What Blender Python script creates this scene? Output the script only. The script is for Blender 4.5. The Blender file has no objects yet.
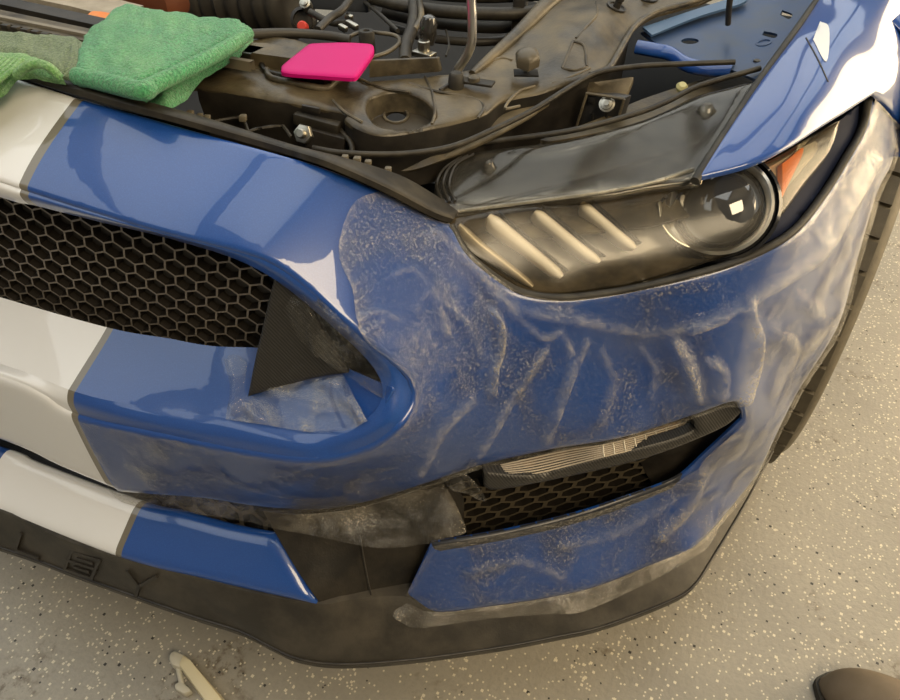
import bpy, bmesh, math, random
import numpy as np
from mathutils import Vector, Matrix, noise
from mathutils.geometry import delaunay_2d_cdt
random.seed(7); np.random.seed(7)
SC = bpy.context.scene; COL = SC.collection

# ------------------------------------------------------------------ camera
CP = np.array([.828, -.252, 1.077]); YAW, PITCH, ROLL, FPX = -.482, .735, .009, 711.29
_d = np.array([math.sin(YAW)*math.cos(PITCH), math.cos(YAW)*math.cos(PITCH), -math.sin(PITCH)])
_r0 = np.array([math.cos(YAW), -math.sin(YAW), 0.]); _u0 = np.cross(_r0, _d)
_r = math.cos(ROLL)*_r0+math.sin(ROLL)*_u0; _u = -math.sin(ROLL)*_r0+math.cos(ROLL)*_u0
cam = bpy.data.cameras.new('camera'); cam_o = bpy.data.objects.new('camera', cam); COL.objects.link(cam_o)
cam_o.matrix_world = Matrix(((_r[0], _u[0], -_d[0], CP[0]), (_r[1], _u[1], -_d[1], CP[1]), (_r[2], _u[2], -_d[2], CP[2]), (0, 0, 0, 1)))
cam.sensor_fit = 'HORIZONTAL'; cam.sensor_width = 36; cam.lens = FPX*36/900; cam.clip_start = .01
SC.camera = cam_o

# ------------------------------------------------------------------ world, light, exposure
SC.view_settings.view_transform = 'Standard'; SC.view_settings.look = 'None'
SC.view_settings.gamma = 1; SC.view_settings.use_curve_mapping = False
SC.view_settings.exposure = 0.0
W = bpy.data.worlds.new('daylight'); SC.world = W; W.use_nodes = True
W.node_tree.nodes['Background'].inputs[0].default_value = (1., .86, .66, 1)
W.node_tree.nodes['Background'].inputs[1].default_value = 1.3

def area(name, loc, target, sx, sy, power, color):
    l = bpy.data.lights.new(name, 'AREA'); l.shape = 'RECTANGLE'; l.size = sx; l.size_y = sy
    l.energy = power; l.color = color
    o = bpy.data.objects.new(name, l); COL.objects.link(o); o.location = loc
    o.rotation_euler = (Vector(target)-Vector(loc)).to_track_quat('-Z', 'Y').to_euler()
    return o
area('door_daylight', (2.75, 2.6, 1.0), (.9, 1.5, .5), 3.2, 1.6, 125, (1., .76, .44))
area('added_warm_fill', (2.3, -.75, 2.5), (.75, .35, .5), 1.3, 1.0, 50, (1., .80, .52))  # unseen area light, added to brighten the headlight bars and film ridges
PANEL_GLOW = 1.35

# ------------------------------------------------------------------ photograph geometry helpers
def ray(px, py):
    px = np.asarray(px, float); py = np.asarray(py, float)
    return _d+np.multiply.outer((px-450)/FPX, _r)-np.multiply.outer((py-350)/FPX, _u)
def at(px, py, ax, v):
    d = ray(px, py)
    if ax == 'd': return CP+v*d
    i = 'xyz'.index(ax); return CP+d*((v-CP[i])/d[i])
def depth(c):
    return float((at(*c)-CP)@_d)
class Surf:
    """smooth surface through 3-D control points (thin plate in the view's inverse depth)"""
    def __init__(s, ctrl, lam=0.0):
        P = np.array([(c[0], c[1]) for c in ctrl], float)/300.; w = np.array([1/depth(c) for c in ctrl])
        n = len(P); s.P = P
        r2 = ((P[:, None]-P[None])**2).sum(-1)
        K = .5*r2*np.log(r2+1e-12)+lam*np.eye(n)
        A = np.zeros((n+3, n+3)); A[:n, :n] = K; A[:n, n] = 1; A[:n, n+1:] = P; A[n, :n] = 1; A[n+1:, :n] = P.T
        s.c = np.linalg.lstsq(A, np.r_[w, 0, 0, 0], rcond=None)[0]
    def w(s, px, py):
        Q = np.stack([np.atleast_1d(px), np.atleast_1d(py)], -1)/300.
        r2 = ((Q[:, None]-s.P[None])**2).sum(-1)
        return (.5*r2*np.log(r2+1e-12))@s.c[:-3]+s.c[-3]+Q@s.c[-2:]
    def pt(s, px, py, off=0.):
        px = np.atleast_1d(np.asarray(px, float)); py = np.atleast_1d(np.asarray(py, float))
        f = lambda a, b: CP+ray(a, b)/s.w(a, b)[:, None]
        p = f(px, py)
        if np.any(np.asarray(off) != 0):
            p = p+s.nrm(px, py)*np.broadcast_to(np.asarray(off, float), px.shape)[:, None]
        return p
    def nrm(s, px, py):
        px = np.atleast_1d(np.asarray(px, float)); py = np.atleast_1d(np.asarray(py, float))
        f = lambda a, b: CP+ray(a, b)/s.w(a, b)[:, None]
        n = np.cross(f(px+.7, py)-f(px-.7, py), f(px, py+.7)-f(px, py-.7))
        n /= np.linalg.norm(n, axis=1)[:, None]+1e-15
        n *= np.where((n*ray(px, py)).sum(1) > 0, -1., 1.)[:, None]
        return n
    def one(s, px, py, off=0.): return s.pt([px], [py], off)[0]
class Plane(Surf):
    def __init__(s, a, b, c):
        A = [at(*q) for q in (a, b, c)]; s.o = A[0]
        n = np.cross(A[1]-A[0], A[2]-A[0]); s.n = n/np.linalg.norm(n)
    def w(s, px, py):
        return (ray(np.atleast_1d(px), np.atleast_1d(py))@s.n)/((s.o-CP)@s.n)
def PZ(z): return Plane((0, 0, 'z', z), (500, 50, 'z', z), (300, 300, 'z', z))

def cat(pts, n=6, closed=False):
    """Catmull-Rom through points of any dimension"""
    P = np.array(pts, float)
    if len(P) < 3: return P
    E = np.vstack([P[-1:], P, P[:2]]) if closed else np.vstack([2*P[0]-P[1], P, 2*P[-1]-P[-2]])
    out = []; m = len(P) if closed else len(P)-1
    for i in range(m):
        a, b, c, d = E[i:i+4]
        for t in np.arange(n)/n:
            out.append(.5*(2*b+(c-a)*t+(2*a-5*b+4*c-d)*t*t+(3*b-a-3*c+d)*t**3))
    if not closed: out.append(P[-1])
    return np.array(out)
def inside(poly, x, y):
    x = np.asarray(x); y = np.asarray(y); r = np.zeros(x.shape, bool); P = np.asarray(poly); Q = np.roll(P, -1, 0)
    for (x0, y0), (x1, y1) in zip(P, Q):
        if y0 == y1: continue
        c = ((y0 > y) != (y1 > y)); r ^= c & (x < (x1-x0)*(y-y0)/(y1-y0)+x0)
    return r
def dist(poly, x, y, closed=True):
    A = np.asarray(poly, float); B = np.roll(A, -1, 0)
    if not closed: A, B = A[:-1], B[:-1]
    q = np.stack([x, y], -1); best = np.full(len(q), 1e9)
    for a, b in zip(A, B):
        ab = b-a; t = np.clip(((q-a)@ab)/(ab@ab+1e-12), 0, 1)
        best = np.minimum(best, np.linalg.norm(q-a-t[:, None]*ab, axis=1))
    return best
def resample(poly, step):
    P = np.asarray(poly, float); out = []
    for a, b in zip(P, np.roll(P, -1, 0)):
        n = max(1, int(round(np.linalg.norm(b-a)/step)))
        for k in range(n): out.append(a+(b-a)*k/n)
    return np.array(out)
def outline(*segs):
    """joins point lists; each list is a smooth run, its ends are corners"""
    out = []
    for s in segs:
        c = cat(s, 5)
        for p in c:
            if not out or np.linalg.norm(p-out[-1]) > .4: out.append(p)
    if np.linalg.norm(out[0]-out[-1]) < .4: out.pop()
    return np.array(out)

# ------------------------------------------------------------------ object helpers
def link(name, me, m, parent=None, smooth=True):
    o = bpy.data.objects.new(name, me); COL.objects.link(o)
    if m is not None: me.materials.append(m)
    if parent is not None: o.parent = parent
    if smooth:
        for p in me.polygons: p.use_smooth = True
    return o
def mesh(name, v, f, m, parent=None, smooth=True, sharp=None):
    me = bpy.data.meshes.new(name); me.from_pydata([tuple(map(float, p)) for p in v], [], [list(map(int, q)) for q in f])
    o = link(name, me, m, parent, smooth)
    if sharp:
        me.set_sharp_from_angle(angle=math.radians(sharp))
    return o
def empty(name, loc, label, cat_, group=None):
    o = bpy.data.objects.new(name, None); COL.objects.link(o); o.location = loc; o.empty_display_size = .05
    tag(o, label, cat_, group); return o
def tag(o, label=None, cat_=None, group=None, kind=None):
    if label: o['label'] = label
    if cat_: o['category'] = cat_
    if group: o['group'] = group
    if kind: o['kind'] = kind
    return o
def panel(name, out, surf, m, parent=None, step=8, off=0., thick=.003, holes=(), disp=None, rnd=None, smooth=True, crest_sheen=None):
    """a sheet of the surface inside a traced outline, with its own thickness.
    disp(px,py,edge distance)->metres out along the normal; rnd=(drop, width px) rounds the border"""
    out = resample(out, step); hs = [resample(h, step) for h in holes]
    allb = [out]+hs
    x0, y0 = out.min(0); x1, y1 = out.max(0)
    gx, gy = np.meshgrid(np.arange(x0, x1, step), np.arange(y0, y1, step*.87))
    gx = gx+(np.arange(gx.shape[0])[:, None] % 2)*step*.5
    gx = gx.ravel(); gy = gy.ravel()
    k = inside(out, gx, gy)
    for h in hs: k &= ~inside(h, gx, gy)
    gx, gy = gx[k], gy[k]
    if len(gx):
        dd = np.min([dist(b, gx, gy) for b in allb], axis=0); k = dd > step*.45; gx, gy = gx[k], gy[k]
    ringpts = []
    if rnd:
        w_ = rnd[1]
        if len(gx):
            k = np.min([dist(b, gx, gy) for b in allb], axis=0) > w_*1.25; gx, gy = gx[k], gy[k]
        for b in allb:
            tg = np.roll(b, -1, 0)-np.roll(b, 1, 0); tg /= np.linalg.norm(tg, axis=1)[:, None]+1e-9; nn = np.stack([-tg[:, 1], tg[:, 0]], -1)
            for q in (.12, .35, .68, 1.05):
                for sg in (1, -1):
                    p = b+nn*sg*w_*q; k = inside(out, p[:, 0], p[:, 1])
                    for h in hs: k &= ~inside(h, p[:, 0], p[:, 1])
                    p = p[k]
                    if len(p):
                        d2 = np.min([dist(c, p[:, 0], p[:, 1]) for c in allb], axis=0); ringpts.append(p[d2 > w_*q*.93])
        rp = np.vstack(ringpts); gx = np.r_[gx, rp[:, 0]]; gy = np.r_[gy, rp[:, 1]]
    V = []; Ed = []
    for b in allb:
        n0 = len(V); V += [tuple(p) for p in b]; Ed += [(n0+i, n0+(i+1) % len(b)) for i in range(len(b))]
    V += list(zip(gx, gy))
    r = delaunay_2d_cdt([Vector((float(a), float(b))) for a, b in V], Ed, [], 0, 1e-5)
    Q = np.array([(p.x, p.y) for p in r[0]]); F = np.array([list(f) for f in r[2] if len(f) == 3])
    ce = Q[F].mean(1); k = inside(out, ce[:, 0], ce[:, 1])
    for h in hs: k &= ~inside(h, ce[:, 0], ce[:, 1])
    F = F[k]
    a = Q[F]; s = (a[:, 1, 0]-a[:, 0, 0])*(a[:, 2, 1]-a[:, 0, 1])-(a[:, 1, 1]-a[:, 0, 1])*(a[:, 2, 0]-a[:, 0, 0])
    F = F[np.abs(s) > 1e-6]; s = s[np.abs(s) > 1e-6]
    F[s > 0] = F[s > 0][:, ::-1]
    ed = np.min([dist(b, Q[:, 0], Q[:, 1]) for b in allb], axis=0)
    o = np.full(len(Q), float(off))
    if disp is not None: o = o+disp(Q[:, 0], Q[:, 1], ed)
    if rnd:
        t = np.clip(ed/rnd[1], 0, 1); o = o-rnd[0]*(1-np.sqrt(1-(1-t)**2))
    N = surf.nrm(Q[:, 0], Q[:, 1]); P = surf.pt(Q[:, 0], Q[:, 1])+N*o[:, None]
    nV = len(P); faces = F.tolist(); verts = P.tolist()
    if thick:
        B = P-N*thick
        verts += B.tolist(); faces += (F[:, ::-1]+nV).tolist()
        cnt = {}
        for f in F.tolist():
            for i in range(3):
                e = (f[i], f[(i+1) % 3]); cnt[e] = 1
        for (i, j) in list(cnt):
            if (j, i) not in cnt:
                b = len(verts); verts += [P[i].tolist(), P[j].tolist(), B[j].tolist(), B[i].tolist()]
                faces.append([b+1, b, b+3, b+2])
    o_ = mesh(name, verts, faces, m, parent, smooth)
    if crest_sheen is not None and not thick:
        at_ = o_.data.attributes.new('crest_sheen', 'FLOAT', 'POINT'); at_.data.foreach_set('value', np.asarray(crest_sheen(Q[:, 0], Q[:, 1], ed), np.float32))
    return o_
def loft(name, rows, m, parent=None, smooth=True, closed=False, thick=0., sub=1, sharp=None):
    """skin through 3-D polylines (same count)"""
    R = np.array(rows, float)
    if sub > 1: R = np.stack([cat(R[:, j], sub) for j in range(R.shape[1])], 1)
    n, k = R.shape[:2]; v = R.reshape(-1, 3); f = []
    for i in range(n-1):
        for j in range(k if closed else k-1):
            j2 = (j+1) % k; f.append([i*k+j, i*k+j2, (i+1)*k+j2, (i+1)*k+j])
    o = mesh(name, v, f, m, parent, smooth, sharp)
    if thick:
        md = o.modifiers.new('thickness', 'SOLIDIFY'); md.thickness = thick; md.offset = 0
    return o
def eq(poly, n):
    """n points evenly along an open polyline"""
    P = np.asarray(poly, float); L = np.r_[0, np.cumsum(np.linalg.norm(np.diff(P, axis=0), axis=1))]
    t = np.linspace(0, L[-1], n); return np.stack([np.interp(t, L, P[:, i]) for i in range(P.shape[1])], 1)
def tube(name, pts, r, m, parent=None, n=10, sm=5, caps=True):
    P = cat(pts, sm) if len(pts) > 2 else np.array(pts, float)
    rr = np.interp(np.linspace(0, 1, len(P)), np.linspace(0, 1, len(np.atleast_1d(r))), np.atleast_1d(r)) if np.ndim(r) else np.full(len(P), r)
    T = np.gradient(P, axis=0); T /= np.linalg.norm(T, axis=1)[:, None]+1e-12
    a = np.array([.3, .2, 1.]); a = np.cross(T[0], a); a /= np.linalg.norm(a)
    v = []; f = []
    for i in range(len(P)):
        a = a-T[i]*(a@T[i]); a /= np.linalg.norm(a)+1e-12; b = np.cross(T[i], a)
        for k in range(n):
            t = 2*math.pi*k/n; v.append(P[i]+rr[i]*(a*math.cos(t)+b*math.sin(t)))
    for i in range(len(P)-1):
        for k in range(n): f.append([i*n+k, i*n+(k+1) % n, (i+1)*n+(k+1) % n, (i+1)*n+k])
    if caps:
        f.append(list(range(n))[::-1]); f.append([(len(P)-1)*n+k for k in range(n)])
    return mesh(name, v, f, m, parent, True, 50)
def frame_of(axis, hint=(1, 0, 0)):
    z = np.array(axis, float); z /= np.linalg.norm(z); x = np.array(hint, float); x -= z*(x@z)
    if np.linalg.norm(x) < 1e-4: x = np.array([0, 1., 0]); x -= z*(x@z)
    x /= np.linalg.norm(x); return x, np.cross(z, x), z
def lathe(name, c, axis, prof, m, parent=None, n=24, hint=(1, 0, 0), sharp=40):
    """profile [(radius, height)] turned about axis"""
    x, y, z = frame_of(axis, hint); c = np.array(c, float); v = []; f = []
    for r, h in prof:
        for k in range(n):
            t = 2*math.pi*k/n; v.append(c+z*h+r*(x*math.cos(t)+y*math.sin(t)))
    for i in range(len(prof)-1):
        for k in range(n): f.append([i*n+k, i*n+(k+1) % n, (i+1)*n+(k+1) % n, (i+1)*n+k])
    f.append(list(range(n))[::-1]); f.append([(len(prof)-1)*n+k for k in range(n)])
    return mesh(name, v, f, m, parent, True, sharp)
def box(name, c, size, m, parent=None, ax=((1, 0, 0), (0, 1, 0), (0, 0, 1)), bev=.002, seg=2):
    bm = bmesh.new(); bmesh.ops.create_cube(bm, size=1)
    A = [np.array(a, float)/np.linalg.norm(a) for a in ax]
    for q in bm.verts:
        p = np.array(c, float)+sum(A[i]*q.co[i]*size[i] for i in range(3)); q.co = Vector(p)
    if bev: bmesh.ops.bevel(bm, geom=bm.edges[:], offset=bev, segments=seg, affect='EDGES', profile=.5)
    bmesh.ops.recalc_face_normals(bm, faces=bm.faces[:])
    me = bpy.data.meshes.new(name); bm.to_mesh(me); bm.free(); o = link(name, me, m, parent)
    me.set_sharp_from_angle(angle=math.radians(35)); return o
def prism(name, poly3, vec, m, parent=None, bev=.0015):
    """a flat polygon pushed along vec"""
    P = [Vector(map(float, p)) for p in poly3]; vec = Vector(map(float, vec)); bm = bmesh.new()
    a = [bm.verts.new(p) for p in P]; b = [bm.verts.new(p+vec) for p in P]; n = len(P)
    bm.faces.new(a); bm.faces.new(b[::-1])
    for i in range(n): bm.faces.new([a[i], b[i], b[(i+1) % n], a[(i+1) % n]])
    if bev: bmesh.ops.bevel(bm, geom=bm.edges[:], offset=bev, segments=2, affect='EDGES', profile=.5)
    bmesh.ops.recalc_face_normals(bm, faces=bm.faces[:])
    me = bpy.data.meshes.new(name); bm.to_mesh(me); bm.free(); o = link(name, me, m, parent)
    me.set_sharp_from_angle(angle=math.radians(35)); return o
def comb(name, surf, clip, o_px, a_px, b_px, m, parent, rim=.85, deep=.012, grow=10, cup=None):
    """moulded honeycomb: a lattice of hexagonal cells with walls going back"""
    O = surf.one(*o_px); A = surf.one(o_px[0]+a_px[0], o_px[1]+a_px[1])-O; B = surf.one(o_px[0]+b_px[0], o_px[1]+b_px[1])-O
    n = surf.nrm([o_px[0]], [o_px[1]])[0]
    H = [(2*A+B)/3, (A+2*B)/3, (B-A)/3, -(2*A+B)/3, -(A+2*B)/3, (A-B)/3]
    v = []; f = []; fm = []
    for i in range(-60, 61):
        for j in range(-60, 61):
            c = O+i*A+j*B; z = (c-CP)@_d
            if z < .2: continue
            q = ((c-CP)@_r)/z*FPX+450; w = 350-((c-CP)@_u)/z*FPX
            if not (inside(clip, np.array([q]), np.array([w]))[0] or dist(clip, np.array([q]), np.array([w]))[0] < grow): continue
            b = len(v)
            v += [c+h for h in H]+[c+h*rim for h in H]+[c+h*rim*.97-n*deep for h in H]
            for k in range(6):
                k2 = (k+1) % 6
                f += [[b+k, b+k2, b+6+k2, b+6+k], [b+6+k, b+6+k2, b+12+k2, b+12+k]]; fm += [0, 1]
            if cup:
                b2 = len(v); v += [c+h*rim*cup-n*deep*.55 for h in H]
                for k in range(6):
                    k2 = (k+1) % 6; f.append([b+12+k, b+12+k2, b2+k2, b2+k]); fm.append(1)
                f.append([b2+k for k in range(6)]); fm.append(1)
    o = mesh(name, v, f, m, parent, False); o.data.materials.append(CELL_SHADE)
    o.data.polygons.foreach_set('material_index', fm)
    return o
def fbm(P, s, oct=3):
    return np.array([noise.fractal(Vector(p)*s, 1., 2., oct) for p in np.asarray(P)])

# ------------------------------------------------------------------ materials
def newmat(name):
    m = bpy.data.materials.new(name); m.use_nodes = True; nt = m.node_tree; nt.nodes.clear()
    return m, nt, (lambda t, **k: _n(nt, t, k))
def _n(nt, t, k):
    n = nt.nodes.new(t)
    for a, v in k.items():
        if a.startswith('i_'):
            key = a[2:]; key = int(key) if key.isdigit() else key.replace('_', ' ')
            if isinstance(v, bpy.types.NodeSocket): nt.links.new(v, n.inputs[key])
            else: n.inputs[key].default_value = v
        else: setattr(n, a, v)
    return n
def ramp(N, fac, *st):
    r = N('ShaderNodeValToRGB', i_0=fac); e = r.color_ramp.elements
    while len(e) < len(st): e.new(.5)
    for q, (p, c) in zip(e, st): q.position = p; q.color = (c, c, c, 1) if np.isscalar(c) else tuple(c)+(1,)
    return r.outputs[0]
def mix(N, fac, a, b):
    return N('ShaderNodeMix', data_type='RGBA', i_0=fac, i_6=a if isinstance(a, bpy.types.NodeSocket) else tuple(a)+(1,), i_7=b if isinstance(b, bpy.types.NodeSocket) else tuple(b)+(1,)).outputs[2]
def coord(N): return N('ShaderNodeTexCoord').outputs['Object']
def noi(N, co, s, d=3, r=.5, dist=0.): return N('ShaderNodeTexNoise', i_Vector=co, i_Scale=s, i_Detail=d, i_Roughness=r, i_Distortion=dist).outputs[0]
def math_(N, op, a, b=0., c=0.): return N('ShaderNodeMath', operation=op, i_0=a, i_1=b, i_2=c).outputs[0]
def simple(name, col, rough=.5, metal=0., coat=0., col2=None, nscale=8., bump=None, spec=.5, rv=.0, trans=0., ior=1.45, emit=None, lo=.4, hi=.65):
    m, nt, N = newmat(name); co = coord(N)
    p = N('ShaderNodeBsdfPrincipled', i_Roughness=rough, i_Metallic=metal, i_Coat_Weight=coat, i_Coat_Roughness=.04, i_IOR=ior)
    p.inputs['Specular IOR Level'].default_value = spec; p.inputs['Transmission Weight'].default_value = trans
    p.inputs['Base Color'].default_value = tuple(col)+(1,)
    if col2 is not None or rv:
        n1 = noi(N, co, nscale, 5, .6)
        f = ramp(N, n1, (lo, 0.), (hi, 1.))
        if col2 is not None: nt.links.new(mix(N, f, col, col2), p.inputs['Base Color'])
        if rv: nt.links.new(math_(N, 'MULTIPLY_ADD', f, rv, rough), p.inputs['Roughness'])
    if bump:
        b = N('ShaderNodeBump', i_Strength=bump[1], i_Distance=bump[2], i_Height=noi(N, co, bump[0], 3, .6)); nt.links.new(b.outputs[0], p.inputs['Normal'])
    if emit: p.inputs['Emission Color'].default_value = tuple(col)+(1,); p.inputs['Emission Strength'].default_value = emit
    nt.links.new(p.outputs[0], N('ShaderNodeOutputMaterial').inputs[0]); return m

BLUE = (.010, .060, .270); BLUE2 = (.014, .075, .315)
def paint_mat():
    m, nt, N = newmat('blue_paint_white_stripes'); co = coord(N)
    x = math_(N, 'ABSOLUTE', N('ShaderNodeSeparateXYZ', i_0=co).outputs[0])
    gt = lambda v: math_(N, 'GREATER_THAN', x, v)
    blue = mix(N, ramp(N, noi(N, co, 900, 1), (.45, 0.), (.7, 1.)), BLUE, BLUE2)
    c1 = mix(N, gt(.030), blue, (.78, .78, .78))
    c2 = mix(N, gt(.2445), c1, (.16, .14, .10)); c3 = mix(N, gt(.253), c2, blue)
    p = N('ShaderNodeBsdfPrincipled', i_Base_Color=c3, i_Roughness=.32, i_Coat_Weight=1., i_Coat_Roughness=.02)
    p.inputs['Metallic'].default_value = 0.
    b = N('ShaderNodeBump', i_Strength=.05, i_Distance=.001, i_Height=noi(N, co, 60, 2)); nt.links.new(b.outputs[0], p.inputs['Coat Normal'])
    nt.links.new(p.outputs[0], N('ShaderNodeOutputMaterial').inputs[0]); return m
def film_mat(name='clear_film', haze=.012, hazecol=(.80, .74, .62), fs=1., beads=.24):
    """clear urethane film, wet with slip solution: glossy skin, fine orange peel, beads with painted sparkle, bubbles"""
    m, nt, N = newmat(name); co = coord(N)
    big = noi(N, co, 16*fs, 4, .55, .6); fine = noi(N, co, 260, 3, .7); mid = noi(N, co, 75, 4, .65, .4)
    wet = ramp(N, big, (.44, 0.), (.62, 1.))
    hgt = math_(N, 'ADD', math_(N, 'MULTIPLY', mid, .45), math_(N, 'MULTIPLY', fine, .65))
    hgt = math_(N, 'ADD', hgt, math_(N, 'MULTIPLY', big, .9))
    b = N('ShaderNodeBump', i_Strength=.5, i_Distance=.004, i_Height=hgt)
    gl = N('ShaderNodeBsdfGlossy', i_Color=(1, 1, 1, 1), i_Roughness=.10); nt.links.new(b.outputs[0], gl.inputs['Normal'])
    tr = N('ShaderNodeBsdfTransparent', i_Color=(.95, .95, .94, 1))
    df = N('ShaderNodeBsdfDiffuse', i_Color=tuple(hazecol)+(1,)); nt.links.new(b.outputs[0], df.inputs['Normal'])
    cre = N('ShaderNodeAttribute', attribute_name='crest_sheen').outputs['Fac']  # painted highlight weight: pale haze along the ridge crests
    bead = ramp(N, noi(N, co, 420, 2, .7), (.55, 0.), (.61, 1.))  # pale specks at slip beads, their sparkle painted into the colour
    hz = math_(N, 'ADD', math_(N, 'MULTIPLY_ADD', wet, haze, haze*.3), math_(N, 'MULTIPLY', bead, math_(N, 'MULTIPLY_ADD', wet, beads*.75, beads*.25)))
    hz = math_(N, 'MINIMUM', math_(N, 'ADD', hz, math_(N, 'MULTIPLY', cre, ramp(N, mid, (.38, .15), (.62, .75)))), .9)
    s1 = N('ShaderNodeMixShader', i_0=hz, i_1=tr.outputs[0], i_2=df.outputs[0])
    fr = N('ShaderNodeFresnel', i_IOR=1.5); nt.links.new(b.outputs[0], fr.inputs['Normal'])
    fac = math_(N, 'MINIMUM', math_(N, 'MULTIPLY', fr.outputs[0], math_(N, 'MULTIPLY_ADD', wet, .65, .22)), 1.)
    s2 = N('ShaderNodeMixShader', i_0=fac, i_1=s1.outputs[0], i_2=gl.outputs[0])
    nt.links.new(s2.outputs[0], N('ShaderNodeOutputMaterial').inputs[0]); return m
def clear_mat(name, tint=(.93, .93, .92), rough=.03, haze=.0, hazecol=(.45, .42, .36)):
    m, nt, N = newmat(name); co = coord(N)
    tr = N('ShaderNodeBsdfTransparent', i_Color=tuple(tint)+(1,)); gl = N('ShaderNodeBsdfGlossy', i_Roughness=rough)
    df = N('ShaderNodeBsdfDiffuse', i_Color=tuple(hazecol)+(1,))
    dust = ramp(N, noi(N, co, 45, 5, .75), (.4, .3), (.75, 1.))
    s1 = N('ShaderNodeMixShader', i_0=math_(N, 'MULTIPLY', dust, haze), i_1=tr.outputs[0], i_2=df.outputs[0])
    fr = N('ShaderNodeFresnel', i_IOR=1.5)
    s2 = N('ShaderNodeMixShader', i_0=fr.outputs[0], i_1=s1.outputs[0], i_2=gl.outputs[0])
    nt.links.new(s2.outputs[0], N('ShaderNodeOutputMaterial').inputs[0]); return m
def floor_mat():
    m, nt, N = newmat('flaked_epoxy_floor'); co = coord(N)
    base = mix(N, ramp(N, noi(N, co, 2.2, 5, .6), (.35, 0.), (.7, 1.)), (.26, .245, .21), (.36, .335, .28))
    base = mix(N, ramp(N, noi(N, co, 140, 3, .7), (.42, 0.), (.75, .5)), base, (.22, .21, .19))
    stain = math_(N, 'MULTIPLY', ramp(N, noi(N, co, 5.5, 4, .7, 1.), (.55, 0.), (.66, 1.)), ramp(N, noi(N, co, 60, 4, .7), (.48, 0.), (.6, .75)))
    base = mix(N, stain, base, (.10, .075, .045))
    def flakes(sc, lim, thr):
        v = N('ShaderNodeTexVoronoi', i_Vector=N('ShaderNodeVectorMath', operation='ADD', i_0=co, i_1=(sc*.37, sc*.11, 0)).outputs[0], i_Scale=sc, i_Randomness=1., distance='CHEBYCHEV')
        s = N('ShaderNodeSeparateColor', i_0=v.outputs['Color'])
        a = math_(N, 'LESS_THAN', v.outputs['Distance'], math_(N, 'MULTIPLY', s.outputs[2], lim))
        return math_(N, 'MULTIPLY', a, math_(N, 'GREATER_THAN', s.outputs[0], thr)), s.outputs[1]
    for sc, lim, thr, lightcut in ((75., .17, .87, .40), (125., .28, .74, .12), (230., .34, .60, .06)):
        k, q = flakes(sc, lim, thr)
        base = mix(N, k, base, mix(N, math_(N, 'GREATER_THAN', q, lightcut), (.03, .028, .025), (.62, .57, .45)))
    b = N('ShaderNodeBump', i_Strength=.35, i_Distance=.003, i_Height=noi(N, co, 120, 3, .6))
    p = N('ShaderNodeBsdfPrincipled', i_Base_Color=base, i_Roughness=.42, i_Normal=b.outputs[0])
    nt.links.new(p.outputs[0], N('ShaderNodeOutputMaterial').inputs[0]); return m
def cloth_mat(name, c1, c2, c3):
    m, nt, N = newmat(name); co = coord(N)
    c = mix(N, ramp(N, noi(N, co, 420, 3, .7), (.38, 0.), (.66, 1.)), c1, c2)
    c = mix(N, ramp(N, noi(N, co, 14, 4, .6), (.5, 0.), (.75, .7)), c, c3)
    b = N('ShaderNodeBump', i_Strength=1., i_Distance=.004, i_Height=noi(N, co, 380, 4, .75))
    p = N('ShaderNodeBsdfPrincipled', i_Base_Color=c, i_Roughness=.95, i_Normal=b.outputs[0]); p.inputs['Sheen Weight'].default_value = .5
    p.inputs['Specular IOR Level'].default_value = .1
    nt.links.new(p.outputs[0], N('ShaderNodeOutputMaterial').inputs[0]); return m
def weave_mat():
    m, nt, N = newmat('carbon_weave'); co = coord(N)
    w = N('ShaderNodeTexWave', i_Vector=co, i_Scale=130., bands_direction='DIAGONAL').outputs[1]
    c = mix(N, w, (.012, .011, .010), (.040, .037, .032))
    b = N('ShaderNodeBump', i_Strength=.3, i_Distance=.001, i_Height=w)
    p = N('ShaderNodeBsdfPrincipled', i_Base_Color=c, i_Roughness=.42, i_Normal=b.outputs[0])
    nt.links.new(p.outputs[0], N('ShaderNodeOutputMaterial').inputs[0]); return m

PAINT = paint_mat()
BLUEP = simple('blue_paint', BLUE, .32, coat=1., bump=(60, .04, .001))
BLUEDULL = simple('dull_blue_primer', (.030, .060, .14), .38, col2=(.045, .065, .11), nscale=20)
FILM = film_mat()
FLAP = film_mat('loose_film', .20, (.44, .40, .33), 1., .3)
DUST = simple('dusty_black_plastic', (.032, .026, .017), .28, col2=(.19, .15, .085), nscale=16, rv=.25, bump=(220, .35, .0012), lo=.36, hi=.78)
DUST2 = simple('dusty_grey_plastic', (.045, .038, .027), .34, col2=(.17, .14, .09), nscale=26, rv=.2, bump=(250, .2, .001))
BLACK = simple('satin_black_plastic', (.016, .014, .012), .40, col2=(.035, .03, .024), nscale=30, bump=(500, .2, .0006))
BLACKG = simple('gloss_black', (.008, .008, .009), .12, coat=.5)
VOID = simple('deep_black', (.006, .005, .004), .8)
RUBBER = simple('black_rubber', (.020, .018, .015), .6, col2=(.045, .04, .03), nscale=40)
TRIM = simple('edge_trim_rubber', (.018, .015, .011), .5, col2=(.045, .038, .026), nscale=40)
GRILLE = simple('grille_plastic_lit', (.17, .145, .115), .42)  # front edges coloured lighter, as if lit; cells take the shaded copy
CELL_SHADE = simple('grille_cell_shade', (.016, .013, .010), .45)  # same moulding, darker: shade inside the cells put into the colour
SPLIT = simple('splitter_black', (.013, .0115, .0095), .40, spec=.3, col2=(.032, .027, .020), nscale=18, bump=(400, .25, .0008))
SPLITF = simple('splitter_face', (.030, .027, .022), .42, spec=.35, col2=(.062, .054, .042), nscale=18, bump=(400, .25, .0008))
CARBON = weave_mat()
STEEL = simple('polished_steel', (.72, .70, .66), .28, 1.)
ZINC = simple('zinc_metal', (.46, .44, .38), .32, 1.)
CHROME = simple('chrome', (.75, .73, .70), .10, 1.)
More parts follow.
